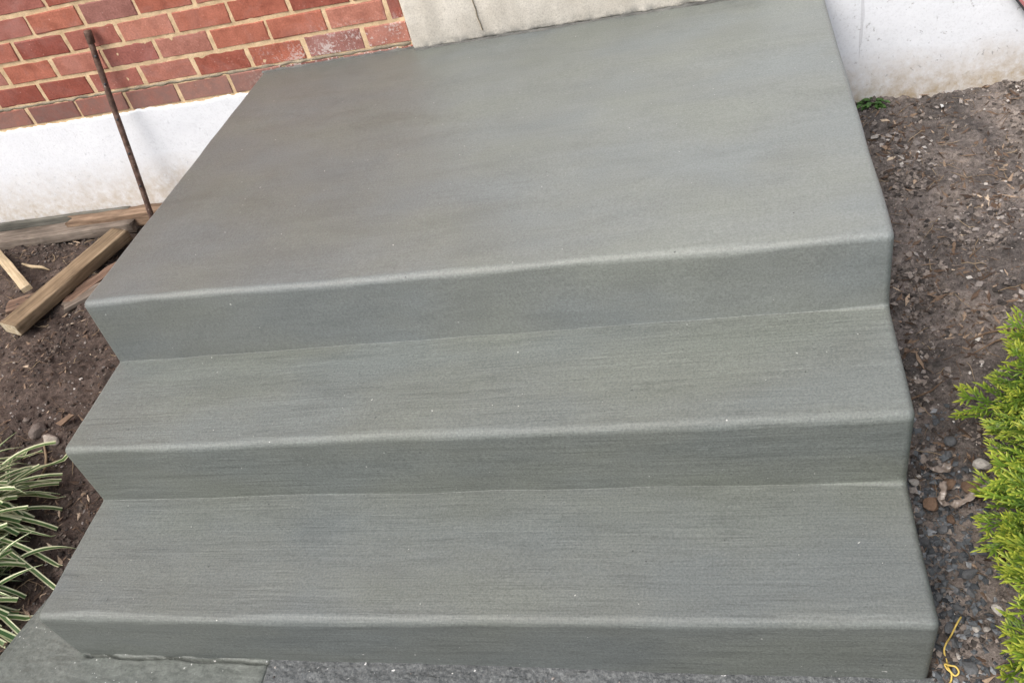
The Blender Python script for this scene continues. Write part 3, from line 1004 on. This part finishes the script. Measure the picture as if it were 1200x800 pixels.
# board with a red stripe, leaning on the foundation at the far right
bd = empty('striped_board', (2.30, -0.02, -0.16))
tag(bd, 'white board with red stripe and dark edge leaning on the white foundation at far right', 'board')
mb = MB(); mb.add(box_v(0.0, 0.40, -0.012, 0.0, 0.0, 0.05), BOXF)
b1 = obj('panel', mb.build('panel', MAT['door']), bd)
mb = MB(); mb.add(box_v(-0.006, -0.0002, -0.013, 0.0, 0.0, 0.05), BOXF)
# the three strips of the board run parallel, tilted along the wall
bpy.data.objects.remove(b1)
tilt = math.radians(-56)
for nm, w0, w1, mt in (('edge', 0.0, 0.0055, 'dark'), ('stripe', 0.0058, 0.013, 'redpaint'), ('panel', 0.0133, 0.12, 'door')):
    me = mesh(nm, box_v(-0.12, 0.35, -0.014 if nm == 'edge' else -0.012, -0.001, w0, w1), BOXF, MAT[mt])
    obj(nm, me, bd, None, Euler((0, R(54), 0)))
bd.location = (2.237, -0.008, -0.141)

# ------------------------------------------------------------------ stones
def stone_mesh(name, seed, mat, sub=2, jag=0.35, flat=0.7):
    import bmesh
    bm = bmesh.new()
    bmesh.ops.create_icosphere(bm, subdivisions=sub, radius=1.0)
    rr = random.Random(seed)
    pl = [(Vector((rr.uniform(-1, 1), rr.uniform(-1, 1), rr.uniform(-1, 1))).normalized(), rr.uniform(0.42, 0.78)) for _ in range(11)]
    sx, sy = rr.uniform(.8, 1.15), rr.uniform(.65, .95)
    for v in bm.verts:
        c = v.co.copy()
        for nrm, d in pl:
            e = c.dot(nrm) - d
            if e > 0: c -= nrm * e * (0.6 + jag)
        c *= 1 + 0.10 * noise.noise(c * 2.5 + Vector((seed * 3.1, 0, 0)))
        v.co = (c.x * sx, c.y * sy, c.z * flat)
    me = bpy.data.meshes.new(name); bm.to_mesh(me); bm.free()
    me.materials.append(mat)
    return me
def gz(x, y): return zrelief(x, y)
def stone(name, x, y, r, me, label, group=None, sink=0.35, rz=None, cat='stone'):
    o = obj(name, me, None, (x, y, gz(x, y) + r * 0.7 * (1 - sink)), Euler((random.uniform(-.3, .3), random.uniform(-.3, .3), random.uniform(0, 6.3) if rz is None else rz)))
    o.scale = (r, r, r)
    return tag(o, label, cat, group)
stone('stone', -0.545, -1.078, 0.040, stone_mesh('stone', 1, MAT['greystone'], 3, .1, .6), 'smooth grey brown stone half sunk in soil above the striped grass', None, .5, 0.3)
stone('stone', -0.466, -1.126, 0.026, stone_mesh('stone', 2, MAT['mottled'], 3, .2, .75), 'round pale mottled stone beside the larger grey brown stone', None, .4)
stone('stone', -0.63, -1.02, 0.016, stone_mesh('stone', 3, MAT['greystone'], 2), 'small brown pebble left of the half sunk stone', None, .3)
for k, (x, y, r, lab) in enumerate(((1.836, -1.352, 0.020, 'upper left rusty brown stone above the crumpled tape'), (1.874, -1.368, 0.024, 'rusty brown stone nearest the arborvitae shrub'),
                                    (1.797, -1.398, 0.023, 'rusty brown stone closest to the concrete steps'), (1.822, -1.432, 0.019, 'rusty brown stone just below the crumpled tape'))):
    stone('stone', x, y, r, stone_mesh('stone', 20 + k, MAT['brownstone'], 2), lab, 'rusty brown stones by the steps', .55)
for k, (x, y, r, lab) in enumerate(((1.858, -1.250, 0.017, 'upper one of two blue grey pebbles near the middle step'), (1.848, -1.283, 0.013, 'lower one of two blue grey pebbles near the middle step'))):
    stone('stone', x, y, r, stone_mesh('stone', 30 + k, MAT['bluestone'], 2, .15), lab, None, .2)
for k, (x, y, r, lab) in enumerate(((1.868, -1.612, 0.015, 'white chip of stone under the lowest shrub spray'), (1.822, -1.655, 0.008, 'left one of two tiny white stone chips beside the yellow string'),
                                    (1.840, -1.656, 0.009, 'right one of two tiny white stone chips beside the yellow string'), (1.772, -1.352, 0.012, 'pale pebble against the right edge of the bottom tread'),
                                    (1.907, -1.315, 0.021, 'pale stone half hidden under the shrub branches'))):
    stone('stone', x, y, r, stone_mesh('stone', 40 + k, MAT['palestone'], 2), lab, None, .2)
gm = [stone_mesh('stone', 60 + k, MAT['bluestone'], 2) for k in range(7)]
rr = random.Random(12)
spots = []
tries = 0
while len(spots) < 78 and tries < 6000:
    tries += 1
    y = rr.gauss(-1.52, 0.11)
    x = 1.748 + abs(rr.gauss(0.02, 0.06))
    if x > 1.80 + 0.09 * math.exp(-((y + 1.50) / .10) ** 2): continue
    r = 0.007 + 0.017 * rr.random() ** 1.8
    if x > 1.95: continue
    if all((x - a) ** 2 + (y - b) ** 2 > (0.85 * (r + c)) ** 2 for a, b, c in spots):
        spots.append((x, y, r))
for k, (x, y, r) in enumerate(spots):
    stone('stone', x, y, r, gm[k % 7], 'dark blue grey crushed stone in the gravel strip along the right side of the steps', 'crushed stones along the right side of the steps', rr.uniform(.25, .75))

# ------------------------------------------------------------------ loose stuff on the soil
TET = None
def scatter(name, n, region, size, mat, label, cat, flat=0.5, elong=1.0, seed=1, dens=None, lift=0.3, tint=None):
    rr = random.Random(seed)
    v = []; f = []; tints = []
    c = 0
    while c < n:
        x = rr.uniform(region[0], region[1]); y = rr.uniform(region[2], region[3])
        if dens and rr.random() > dens(x, y): 
            continue
        c += 1
        s = size[0] + (size[1] - size[0]) * rr.random() ** 3
        z = gz(x, y) + s * flat * lift
        e = Euler((rr.uniform(-.5, .5), rr.uniform(-.5, .5), rr.uniform(0, 6.3))).to_matrix()
        L = s * elong * rr.uniform(.7, 1.3); B = s / max(1, elong ** .5) * rr.uniform(.6, 1.1); H = s * flat * rr.uniform(.6, 1.2)
        pts = [(L, rr.uniform(-.3, .3) * B, 0), (rr.uniform(-.2, .3) * L, B, 0), (-L, rr.uniform(-.3, .3) * B, 0), (rr.uniform(-.3, .3) * L, -B, 0),
               (rr.uniform(-.5, .1) * L, rr.uniform(-.4, .4) * B, H), (rr.uniform(0, .6) * L, rr.uniform(-.4, .4) * B, H * .8), (0, 0, -H)]
        n0 = len(v)
        for q in pts:
            w = e @ Vector(q)
            v.append((x + w.x, y + w.y, z + w.z))
        for q in ((0, 1, 5), (1, 4, 5), (1, 2, 4), (2, 3, 4), (3, 5, 4), (3, 0, 5), (1, 0, 6), (2, 1, 6), (3, 2, 6), (0, 3, 6)):
            f.append(tuple(n0 + i for i in q))
        tv = rr.random() if tint is None else tint(rr)
        tints += [tv] * 7
    me = mesh(name, v, f, mat)
    at = me.attributes.new('tint', 'FLOAT', 'POINT')
    at.data.foreach_set('value', tints)
    o = obj(name, me)
    o['kind'] = 'stuff'
    tag(o, label, cat)
    return o
def clump(sc, sd):
    return lambda x, y: min(1, max(0.06, 0.5 + 1.3 * fbm(x * sc, y * sc, sd, 3)))
scatter('gravel', 9000, (1.72, 2.75, -2.0, -0.005), (0.0016, 0.0105), MAT['grit'], 'fine mixed grit and pebbles scattered over the soil right of the steps', 'gravel', .55, 1.0, 5, lambda x, y: max(.05, .25 + 1.7 * fbm(x * 4, y * 4, 2.0, 3)))
scatter('wood_chips', 6500, (1.72, 2.75, -2.0, -0.005), (0.0022, 0.011), MAT['chips'], 'wood chips and dry bark bits strewn over the soil right of the steps', 'wood chips', .22, 2.2, 6, clump(4, 7.0))
scatter('gravel', 5200, (-1.6, 0.0, -1.95, -0.03), (0.0014, 0.007), MAT['grit'], 'fine grit scattered over the brown soil left of the steps', 'gravel', .55, 1.0, 8, clump(5, 4.0), .3, lambda q: q.random() ** 1.5)
scatter('wood_chips', 7000, (-1.6, 0.0, -1.95, -0.03), (0.002, 0.011), MAT['chips'], 'small wood chips and mulch strewn over the soil left of the steps', 'wood chips', .22, 2.4, 9, clump(4, 9.0), .3, lambda q: q.random() ** 1.4)
scatter('gravel', 2400, (1.70, 1.90, -2.0, -1.15), (0.003, 0.011), MAT['bluegrit'], 'dark blue grey fine gravel packed against the right side of the bottom steps', 'gravel', .6, 1.0, 10,
        lambda x, y: max(0, 1 - max(0, (x - 1.79)) / .11) * (1 if y < -1.3 else .35))
MAT['crumb'] = mat_pieces('soil_crumb', [(0.0, (0.022, 0.018, 0.016)), (0.5, (0.065, 0.052, 0.045)), (1.0, (0.15, 0.12, 0.10))], 0.92)
MAT['crumb_grey'] = mat_pieces('soil_crumb_grey', [(0.0, (0.045, 0.040, 0.037)), (0.5, (0.135, 0.115, 0.103)), (1.0, (0.30, 0.26, 0.23))], 0.92)
scatter('soil_crumbs', 13000, (1.72, 2.75, -2.0, -0.005), (0.002, 0.011), MAT['crumb_grey'], 'crumbly grey brown clods covering the soil right of the steps', 'soil', .75, 1.0, 15, lambda x, y: max(.02, -.1 + 1.8 * fbm(x * 5, y * 5, 12.0, 3)) + .15 * max(0, 1 - (x - 1.73) / .2))
scatter('soil_crumbs', 8500, (-1.55, 0.0, -1.9, -0.06), (0.0018, 0.009), MAT['crumb'], 'crumbly dark brown clods covering the soil left of the steps', 'soil', .75, 1.0, 16, lambda x, y: max(.05, .1 + 1.8 * fbm(x * 5, y * 5, 14.0, 3)))
# grit lying on the walkway at the foot of the bottom riser
def zw(x, y): return zwalk(x) - 0.003
_gz = gz
gz = zw
scatter('gravel', 700, (0.48, 1.76, -2.05, -1.765), (0.0012, 0.0055), MAT['grit'], 'loose grit lying on the dark walkway at the foot of the bottom step', 'gravel', .6, 1.0, 11)
gz = _gz
# dry straw and roots
def straw(name, n, region, seed, label, ln=(0.02, 0.09), rad=(0.0005, 0.0013), dens=None):
    rr = random.Random(seed); mb = MB(); tints = []
    c = 0
    while c < n:
        x = rr.uniform(region[0], region[1]); y = rr.uniform(region[2], region[3])
        if dens and rr.random() > dens(x, y): continue
        c += 1
        a = rr.uniform(0, 6.3); L = rr.uniform(*ln); r = rr.uniform(*rad)
        pts = []
        for k in range(5):
            pts.append((x, y, gz(x, y) + r + 0.004 + rr.uniform(0, .004)))
            a += rr.uniform(-.35, .35); x += math.cos(a) * L / 4; y += math.sin(a) * L / 4
        n0 = len(mb.v); mb.tube(pts, [r, r, r, r * .9, r * .6], 4)
        tints += [rr.random()] * (len(mb.v) - n0)
    me = mb.build(name, MAT['twig'])
    at = me.attributes.new('tint', 'FLOAT', 'POINT'); at.data.foreach_set('value', tints)
    o = obj(name, me); o['kind'] = 'stuff'
    return tag(o, label, 'straw')
straw('straw', 700, (1.75, 2.7, -2.0, -0.05), 3, 'dry straw and thin roots lying on the soil right of the steps', (0.012, 0.06), (0.0004, 0.0010))
straw('straw', 420, (-1.5, -0.02, -1.9, -0.1), 4, 'dry straw and thin roots lying on the soil left of the steps', dens=lambda x, y: .35 if y > -1.1 and y < -.7 else 1)

# single pieces one can pick out
def twig(name, pts, rad, label, mat=None, cat='twig', tint=0.6, n=6):
    mb = MB(); mb.tube(pts, rad, n)
    me = mb.build(name, mat or MAT['twig'], True)
    at = me.attributes.new('tint', 'FLOAT', 'POINT'); at.data.foreach_set('value', [tint] * len(me.vertices))
    o = obj(name, me)
    return tag(o, label, cat)
def on_ground(pts, h=0.004):
    return [(x, y, gz(x, y) + h) for x, y in pts]
twig('twig', on_ground([(-0.482, -1.14), (-0.45, -1.18), (-0.425, -1.22), (-0.418, -1.26), (-0.425, -1.30)], .006), [.003, .0035, .0035, .003, .002], 'curved tan twig on the soil above the striped grass', None, 'twig', .85)
twig('twig', on_ground([(-1.13, -0.245), (-1.08, -0.262), (-1.03, -0.27), (-0.985, -0.29)], .010), [.003, .007, .006, .002], 'pale splinter of wood on dark soil below the long planks', MAT['wood_pale'], 'splinter', .9)
twig('twig', on_ground([(1.765, -1.16), (1.80, -1.145), (1.845, -1.118), (1.872, -1.10)], .012), [.002, .0022, .002, .001], 'thin forked grey twig touching the middle step edge', None, 'twig', .3)
twig('twig', on_ground([(1.945, -0.985), (1.985, -0.965), (2.03, -0.955), (2.075, -0.965)], .012), [.0015, .0022, .0022, .002], 'arched dry twig on soil above the arborvitae', None, 'twig', .4)
twig('twig', on_ground([(1.95, -1.02), (2.00, -0.99), (2.06, -0.975)], .010), [.0012, .002, .002], 'straight dry twig below the arched twig near the arborvitae', None, 'twig', .5)
chip = plank('wood_chip', 0.075, 0.020, 0.006, MAT['wood_brown'], 31, .03, .03, .004)
place_plank(chip, 'wood_chip', (-0.475, -1.085, -0.505), (-0.415, -1.01, -0.498), 'pale torn wood chip touching the left edge of the upper tread', 0, .2, 'wood chip', None)
# yellow string with a loop
S3 = [(1.802, -1.635, .010), (1.792, -1.650, .014), (1.780, -1.667, .012), (1.768, -1.686, .010), (1.763, -1.697, .010), (1.766, -1.710, .010), (1.765, -1.728, .012),
      (1.772, -1.739, .016), (1.779, -1.735, .016), (1.775, -1.728, .018), (1.766, -1.724, .018), (1.760, -1.719, .014), (1.762, -1.727, .010), (1.768, -1.733, .009), (1.767, -1.742, .008), (1.762, -1.752, .008), (1.764, -1.77, .008), (1.760, -1.80, .008)]
def smooth_path(p, n=5):
    p = [Vector(q) for q in p]; out = []
    for i in range(len(p) - 1):
        a = p[max(i - 1, 0)]; b = p[i]; c = p[i + 1]; d = p[min(i + 2, len(p) - 1)]
        for k in range(n):
            t = k / n
            out.append(0.5 * ((2 * b) + (c - a) * t + (2 * a - 5 * b + 4 * c - d) * t * t + (3 * b - a - 3 * c + d) * t ** 3))
    return out + [p[-1]]
sp = smooth_path([(x, y, _gz(x, y) + h) for x, y, h in S3])
twig('string', sp, 0.0016, 'yellow string with a small loop on the soil by the bottom step corner', MAT['string'], 'string')
# crumpled clear tape and dry leaves
def ribbon(name, pts, w, mat, label, cat, seed):
    pts = smooth_path(pts, 8); v = []; f = []
    for i, q in enumerate(pts):
        t = (pts[min(i + 1, len(pts) - 1)] - pts[max(i - 1, 0)]).normalized()
        sd = t.cross(Vector((0, 0, 1))).normalized()
        tw = 1.7 * noise.noise(Vector((i * .21, seed, 0)))
        nrm = sd.cross(t)
        for j in range(5):
            s = (j / 4 - .5) * w * (1 + .5 * noise.noise(Vector((i * .3, seed, 7))))
            b = sd * math.cos(tw) + nrm * math.sin(tw)
            h = 0.007 * noise.noise(Vector((i * .55, j * 1.1, seed)))
            v.append(q + b * s + nrm * (h + .002))
    for i in range(len(pts) - 1):
        for j in range(4):
            f.append((i * 5 + j, i * 5 + j + 1, i * 5 + 6 + j, i * 5 + 5 + j))
    o = obj(name, mesh(name, v, f, mat, True))
    md = o.modifiers.new('thickness', 'SOLIDIFY'); md.thickness = 0.0006
    return tag(o, label, cat)
def gp3(l): return [(x, y, _gz(x, y) + h) for x, y, h in l]
ribbon('plastic_tape', gp3([(1.822, -1.362, .03), (1.818, -1.385, .032), (1.812, -1.402, .022), (1.832, -1.408, .024), (1.855, -1.404, .026), (1.880, -1.390, .034), (1.915, -1.380, .038)]), 0.014, MAT['film'], 'crumpled dirty clear tape lying over the rusty brown stones', 'tape', 3)
ribbon('dead_leaf', gp3([(1.80, -1.318, .018), (1.825, -1.325, .024), (1.848, -1.315, .022)]), 0.016, MAT['film'], 'curled grey leaf above the rusty brown stones', 'leaf', 5)
def leaf_mesh(L, w, seed):
    v = []; f = []
    for i in range(7):
        s = i / 6
        ww = w * math.sin(math.pi * (0.08 + 0.9 * s)) ** .8
        for j in range(3):
            t = j - 1
            v.append((s * L, t * ww / 2, 0.25 * w * t * t + 0.15 * L * math.sin(s * 3 + seed)))
    for i in range(6):
        for j in range(2):
            f.append((i * 3 + j, i * 3 + j + 1, i * 3 + 4 + j, i * 3 + 3 + j))
    return mesh('dead_leaf', v, f, MAT['dryleaf'], True)
lo = obj('dead_leaf', leaf_mesh(0.035, .014, 1), None, (1.955, -1.385, -0.42), Euler((.3, .2, .4))); tag(lo, 'upper orange dry leaf caught in the arborvitae sprays', 'leaf')
lo = obj('dead_leaf', leaf_mesh(0.032, .012, 2), None, (1.945, -1.43, -0.42), Euler((.1, -.2, .3))); tag(lo, 'lower orange dry leaf caught in the arborvitae sprays', 'leaf')
lo = obj('paper_scrap', stone_mesh('paper_scrap', 88, MAT['debris'], 2, .6, .3), None, (2.057, -0.088, _gz(2.057, -0.088) + .012), Euler((.5, .3, 1.2))); lo.scale = (.022, .012, .02)
tag(lo, 'white scrap standing in the soil near the right foundation', 'scrap')
lo = obj('stone', stone_mesh('stone', 89, MAT['palestone'], 2, .4, .5), None, (1.865, -0.19, _gz(1.865, -0.19) + .008), Euler((.2, .1, .5))); lo.scale = (.016, .012, .014)
tag(lo, 'pale chip in the soil close to the landing and the weed', 'stone')

# ------------------------------------------------------------------ plants
def set_tint(me, vals):
    at = me.attributes.new('tint', 'FLOAT', 'POINT'); at.data.foreach_set('value', vals)
# small weed in the corner by the wall
weed = empty('weed', (1.872, -0.035, _gz(1.872, -0.035)))
tag(weed, 'small green weed sprouting where landing meets the right foundation', 'weed')
rr = random.Random(4)
for k in range(26):
    a = rr.uniform(0, 6.3); L = rr.uniform(.012, .024); w = L * .75
    v = []; ti = []
    for i in range(5):
        s = i / 4; ww = w * math.sin(math.pi * (.06 + .92 * s))
        for j in (-1, 0, 1):
            v.append((s * L, j * ww / 2, abs(j) * .004 - .5 * L * s * s)); ti.append(rr.random() * .4 + .5 * s)
    f = [(i * 3 + j, i * 3 + j + 1, i * 3 + 4 + j, i * 3 + 3 + j) for i in range(4) for j in range(2)]
    me = mesh('leaf', v, f, MAT['weed'], True); set_tint(me, ti)
    d = rr.uniform(0, .032)
    obj('leaf', me, weed, (math.cos(a) * d * 1.4, math.sin(a) * d * .6, .008 + rr.uniform(0, .016)), Euler((rr.uniform(-.3, .3), rr.uniform(-.5, .1), a)))

def grass_clump(cx, cy, n, seed, label, lean, ln=(0.22, 0.36), spread=0.05, az=None):
    root = empty('striped_grass', (cx, cy, _gz(cx, cy)))
    tag(root, label, 'grass plant', 'variegated grass clumps')
    rr = random.Random(seed)
    for k in range(n):
        a = rr.uniform(0, 2 * math.pi) if az is None or rr.random() < .25 else rr.gauss(az[0], az[1])
        L = rr.uniform(*ln); w = rr.uniform(.0110, .0165)
        el = rr.uniform(0.40, 1.45)             # starting elevation
        droop = rr.uniform(0.7, 1.9)
        p = Vector((rr.gauss(0, spread), rr.gauss(0, spread), 0)); seg = 12
        kink = rr.randint(4, 10) if rr.random() < .3 else 99; kd = rr.uniform(.3, .9)
        pts = [p.copy()]; dirs = []
        aa = a
        for i in range(seg):
            e = el - droop * (i / seg) ** 1.3 * 1.1 - (kd if i >= kink else 0)
            d = Vector((math.cos(aa) * math.cos(e), math.sin(aa) * math.cos(e), math.sin(e)))
            dirs.append(d); p = p + d * L / seg; pts.append(p.copy())
            aa += rr.uniform(-.03, .03)
        dirs.append(dirs[-1])
        v = []; ti = []; f = []
        blunt = rr.random() < .55
        dead = rr.random()
        base = rr.uniform(0.0, .32)
        for i, q in enumerate(pts):
            s = i / seg
            ww = w * (0.75 + .25 * min(1, s * 4)) * (1 if (blunt or s < .7) else max(.08, (1 - s) / .3))
            side = dirs[i].cross(Vector((0, 0, 1))).normalized()
            nrm = side.cross(dirs[i])
            for j, (t, hh, tt) in enumerate(((-.5, .18, .95), (-.29, .06, .85), (-.25, .05, base), (.25, .05, base + .05), (.29, .06, .85), (.5, .18, .95))):
                qq = q + side * ww * t + nrm * ww * hh
                wz = _gz(qq.x + cx, qq.y + cy) - _gz(cx, cy) + .004
                if qq.z < wz and i > 1: qq.z = wz + .002 * rr.random()
                v.append(qq); ti.append(min(1, tt * rr.uniform(.9, 1.05)) * (1 if dead > .12 else .75))
        for i in range(seg):
            for j in range(5):
                f.append((i * 6 + j, i * 6 + j + 1, i * 6 + 7 + j, i * 6 + 6 + j))
        me = mesh('leaf', v, f, MAT['blade'], True); set_tint(me, ti)
        obj('leaf', me, root)
grass_clump(-0.585, -1.44, 145, 2, 'upper clump of green and cream striped grass at left edge', 0, (0.20, 0.37), .045, (0.0, .8))
grass_clump(-0.425, -1.67, 135, 5, 'lower clump of green and cream striped grass beside the bottom step', 0, (0.16, 0.28), .04, (0.3, .9))

# arborvitae: flat branching sprays on a woody frame
def spray_mesh(seed, L):
    rr = random.Random(seed); v = []; f = []; ti = []
    def blade(p, d, ln, w, t0, t1, nrm):
        """flat scale-leaf shoot with a raised midrib"""
        sd = d.cross(nrm).normalized(); n0 = len(v)
        q = [p - sd * w * .5, p + sd * w * .5, p + d * ln * .55 + sd * w, p + d * ln * .55 - sd * w, p + d * ln, p + d * ln * .5 + nrm * w * .8, p + d * ln * .5 - nrm * w * .6]
        for x in q: v.append(tuple(x))
        m_ = (t0 + t1) / 2
        ti.extend([t0, t0, m_, m_, t1, m_, m_])
        for a in ((0, 1, 5), (1, 2, 5), (2, 4, 5), (4, 3, 5), (3, 0, 5), (1, 0, 6), (2, 1, 6), (4, 2, 6), (3, 4, 6), (0, 3, 6)): f.append(tuple(n0 + k for k in a))
    p = Vector((0, 0, 0)); a = 0.0; N = 10
    sag = rr.uniform(-.3, .25)
    for i in range(N):
        s = i / (N - 1)
        a += rr.uniform(-.12, .12)
        d = Vector((math.cos(a), math.sin(a), sag * s)).normalized()
        nz = Vector((rr.uniform(-.2, .2), rr.uniform(-.2, .2), 1)).normalized()
        step = L / N
        blade(p, d, step * 1.7, .0026 * (1.15 - .4 * s), .08 + .3 * s, .2 + .6 * s, nz)
        for sgn in ((1, -1) if i % 2 else ((1,) if i % 4 else (-1,))):
            ln2 = L * (.50 * math.sin(math.pi * (0.16 + .74 * s)) ** .9) * rr.uniform(.6, 1.25)
            b = a + sgn * rr.uniform(.55, .85); q = p.copy(); M = max(2, int(ln2 / .0088))
            up_ = rr.uniform(-.15, .25)
            for k in range(M):
                t = k / max(1, M - 1)
                b -= sgn * .07
                e = Vector((math.cos(b), math.sin(b), sag * s + up_ + rr.uniform(-.1, .1))).normalized()
                st = ln2 / M
                blade(q, e, st * 1.8, .0020, .10 + .35 * s + .2 * t, .28 + .37 * s + .40 * t, nz)
                for s2 in (1, -1):
                    if rr.random() < .25: continue
                    c = b + s2 * rr.uniform(.45, .8)
                    g = Vector((math.cos(c), math.sin(c), up_ + rr.uniform(-.25, .3))).normalized()
                    blade(q, g, .0130 * (1.15 - .4 * t) * rr.uniform(.55, 1.3), .0018, .12 + .3 * s + .2 * t, min(1, .40 + .34 * s + .40 * t), nz)
                q = q + e * st
        p = p + d * step
    me = mesh('spray', v, f, MAT['thuja']); set_tint(me, [min(1, max(0, x)) for x in ti])
    return me
SH = Vector((2.195, -1.63, 0)); SH.z = _gz(SH.x, SH.y)
shrub = empty('arborvitae_shrub', SH)
tag(shrub, 'young yellow green arborvitae shrub at the right edge beside the steps', 'shrub')
SHH, SHX, SHY = 0.35, 0.29, 0.62
rr = random.Random(21)
for q, (tx, ty) in enumerate(((0, 0), (-.05, -.20), (-.02, .16))):      # several stems from the base
    mb = MB()
    pts = [(tx * (.35 + .65 * k / 8) + .008 * math.sin(k * .9 + q), ty * (.35 + .65 * k / 8) + .008 * math.cos(k * 1.3), -.04 + (SHH - .06) * k / 8) for k in range(9)]
    mb.tube(pts, [.016 - .0016 * k for k in range(9)], 8)
    obj('trunk', mb.build('trunk', MAT['shrubbark'], True), shrub)
sprays = [spray_mesh(100 + k, L) for k, L in enumerate((.10, .11, .12, .13, .14, .115))]
def crown_dir():
    while True:
        d = Vector((rr.gauss(0, 1), rr.gauss(0, 1), rr.gauss(0, 1)))
        if d.length > .1:
            d.normalize()
            if d.z > -0.25: return d
def spray_matrix(scale_r):
    d = crown_dir()
    lump = 1 + 0.13 * fbm(d.x * 2.3, d.y * 2.3, d.z * 2.3 + 4, 3)
    tip = Vector((d.x * SHX * lump, d.y * SHY * lump, SHH * .42 + d.z * SHH * .58 * lump)) * 1.0
    tip = Vector((0, 0, SHH * .42)).lerp(tip, scale_r)
    tip.z = max(tip.z, .05)
    outv = Vector((d.x, d.y * .8, max(d.z, 0) * .9 + .35)).normalized()     # sprays grow outwards and up
    outv = (outv + Vector((rr.uniform(-.45, .45), rr.uniform(-.45, .45), rr.uniform(-.35, .35)))).normalized()
    L = .105
    q = outv.to_track_quat('X', 'Z').to_matrix().to_4x4() @ Matrix.Rotation(rr.uniform(-1.1, 1.1), 4, 'X')
    sc = rr.uniform(.8, 1.25)
    return Matrix.Translation(tip - outv * L * .9) @ q @ Matrix.Scale(sc, 4), tip
EDGE = [(2.03, -1.06), (1.935, -1.16), (1.870, -1.34), (1.850, -1.45), (1.830, -1.60), (1.824, -1.70), (1.826, -1.80), (1.835, -1.92), (1.87, -2.05)]
def edge_matrix():
    u_ = rr.random() * (len(EDGE) - 1.001); k_ = int(u_); fr = u_ - k_
    ex = EDGE[k_][0] + (EDGE[k_ + 1][0] - EDGE[k_][0]) * fr; ey = EDGE[k_][1] + (EDGE[k_ + 1][1] - EDGE[k_][1]) * fr
    dx = rr.random() ** 1.5 * .22 + .03 * fbm(ey * 9, 3.0, 0, 3)
    lowest = -0.45 if rr.random() < .45 else -0.38
    tip = Vector((ex + 0.045 + dx, ey + rr.uniform(-.03, .03), min(lowest + dx * .75, -0.18) + rr.uniform(-.02, .02))) - SH
    outv = Vector((-.8, rr.uniform(-.5, .5), .25 + dx * 2.2 + rr.uniform(-.25, .25))).normalized()
    q = outv.to_track_quat('X', 'Z').to_matrix().to_4x4() @ Matrix.Rotation(rr.uniform(-1.1, 1.1), 4, 'X')
    return Matrix.Translation(tip - outv * .095) @ q @ Matrix.Scale(rr.uniform(.9, 1.3), 4), tip
cnt = 0
while cnt < 298:
    if cnt < 235:
        M_, tip = edge_matrix()
    else:
        M_, tip = spray_matrix(rr.uniform(.86, 1.03))
        if tip.x < -0.12: continue          # sparser on the far side
    o = bpy.data.objects.new('spray', rr.choice(sprays)); link(o, shrub)
    o.matrix_local = M_
    if cnt % 6 == 0:
        m2 = MB(); b_ = Vector((0, tip.y * .5, tip.z * .35)); e_ = M_.translation
        m2.tube([b_, b_.lerp(e_, .5) + Vector((0, 0, -.012)), e_], [.0045, .0032, .0016], 5)
        obj('branch', m2.build('branch', MAT['shrubbark'], True), shrub)
    cnt += 1
# inner shaded foliage, one mass
v = []; f = []; ti = []
tmpl = [([x.co.copy() for x in me.vertices], [tuple(p.vertices) for p in me.polygons], [a.value for a in me.attributes['tint'].data]) for me in sprays[:3]]
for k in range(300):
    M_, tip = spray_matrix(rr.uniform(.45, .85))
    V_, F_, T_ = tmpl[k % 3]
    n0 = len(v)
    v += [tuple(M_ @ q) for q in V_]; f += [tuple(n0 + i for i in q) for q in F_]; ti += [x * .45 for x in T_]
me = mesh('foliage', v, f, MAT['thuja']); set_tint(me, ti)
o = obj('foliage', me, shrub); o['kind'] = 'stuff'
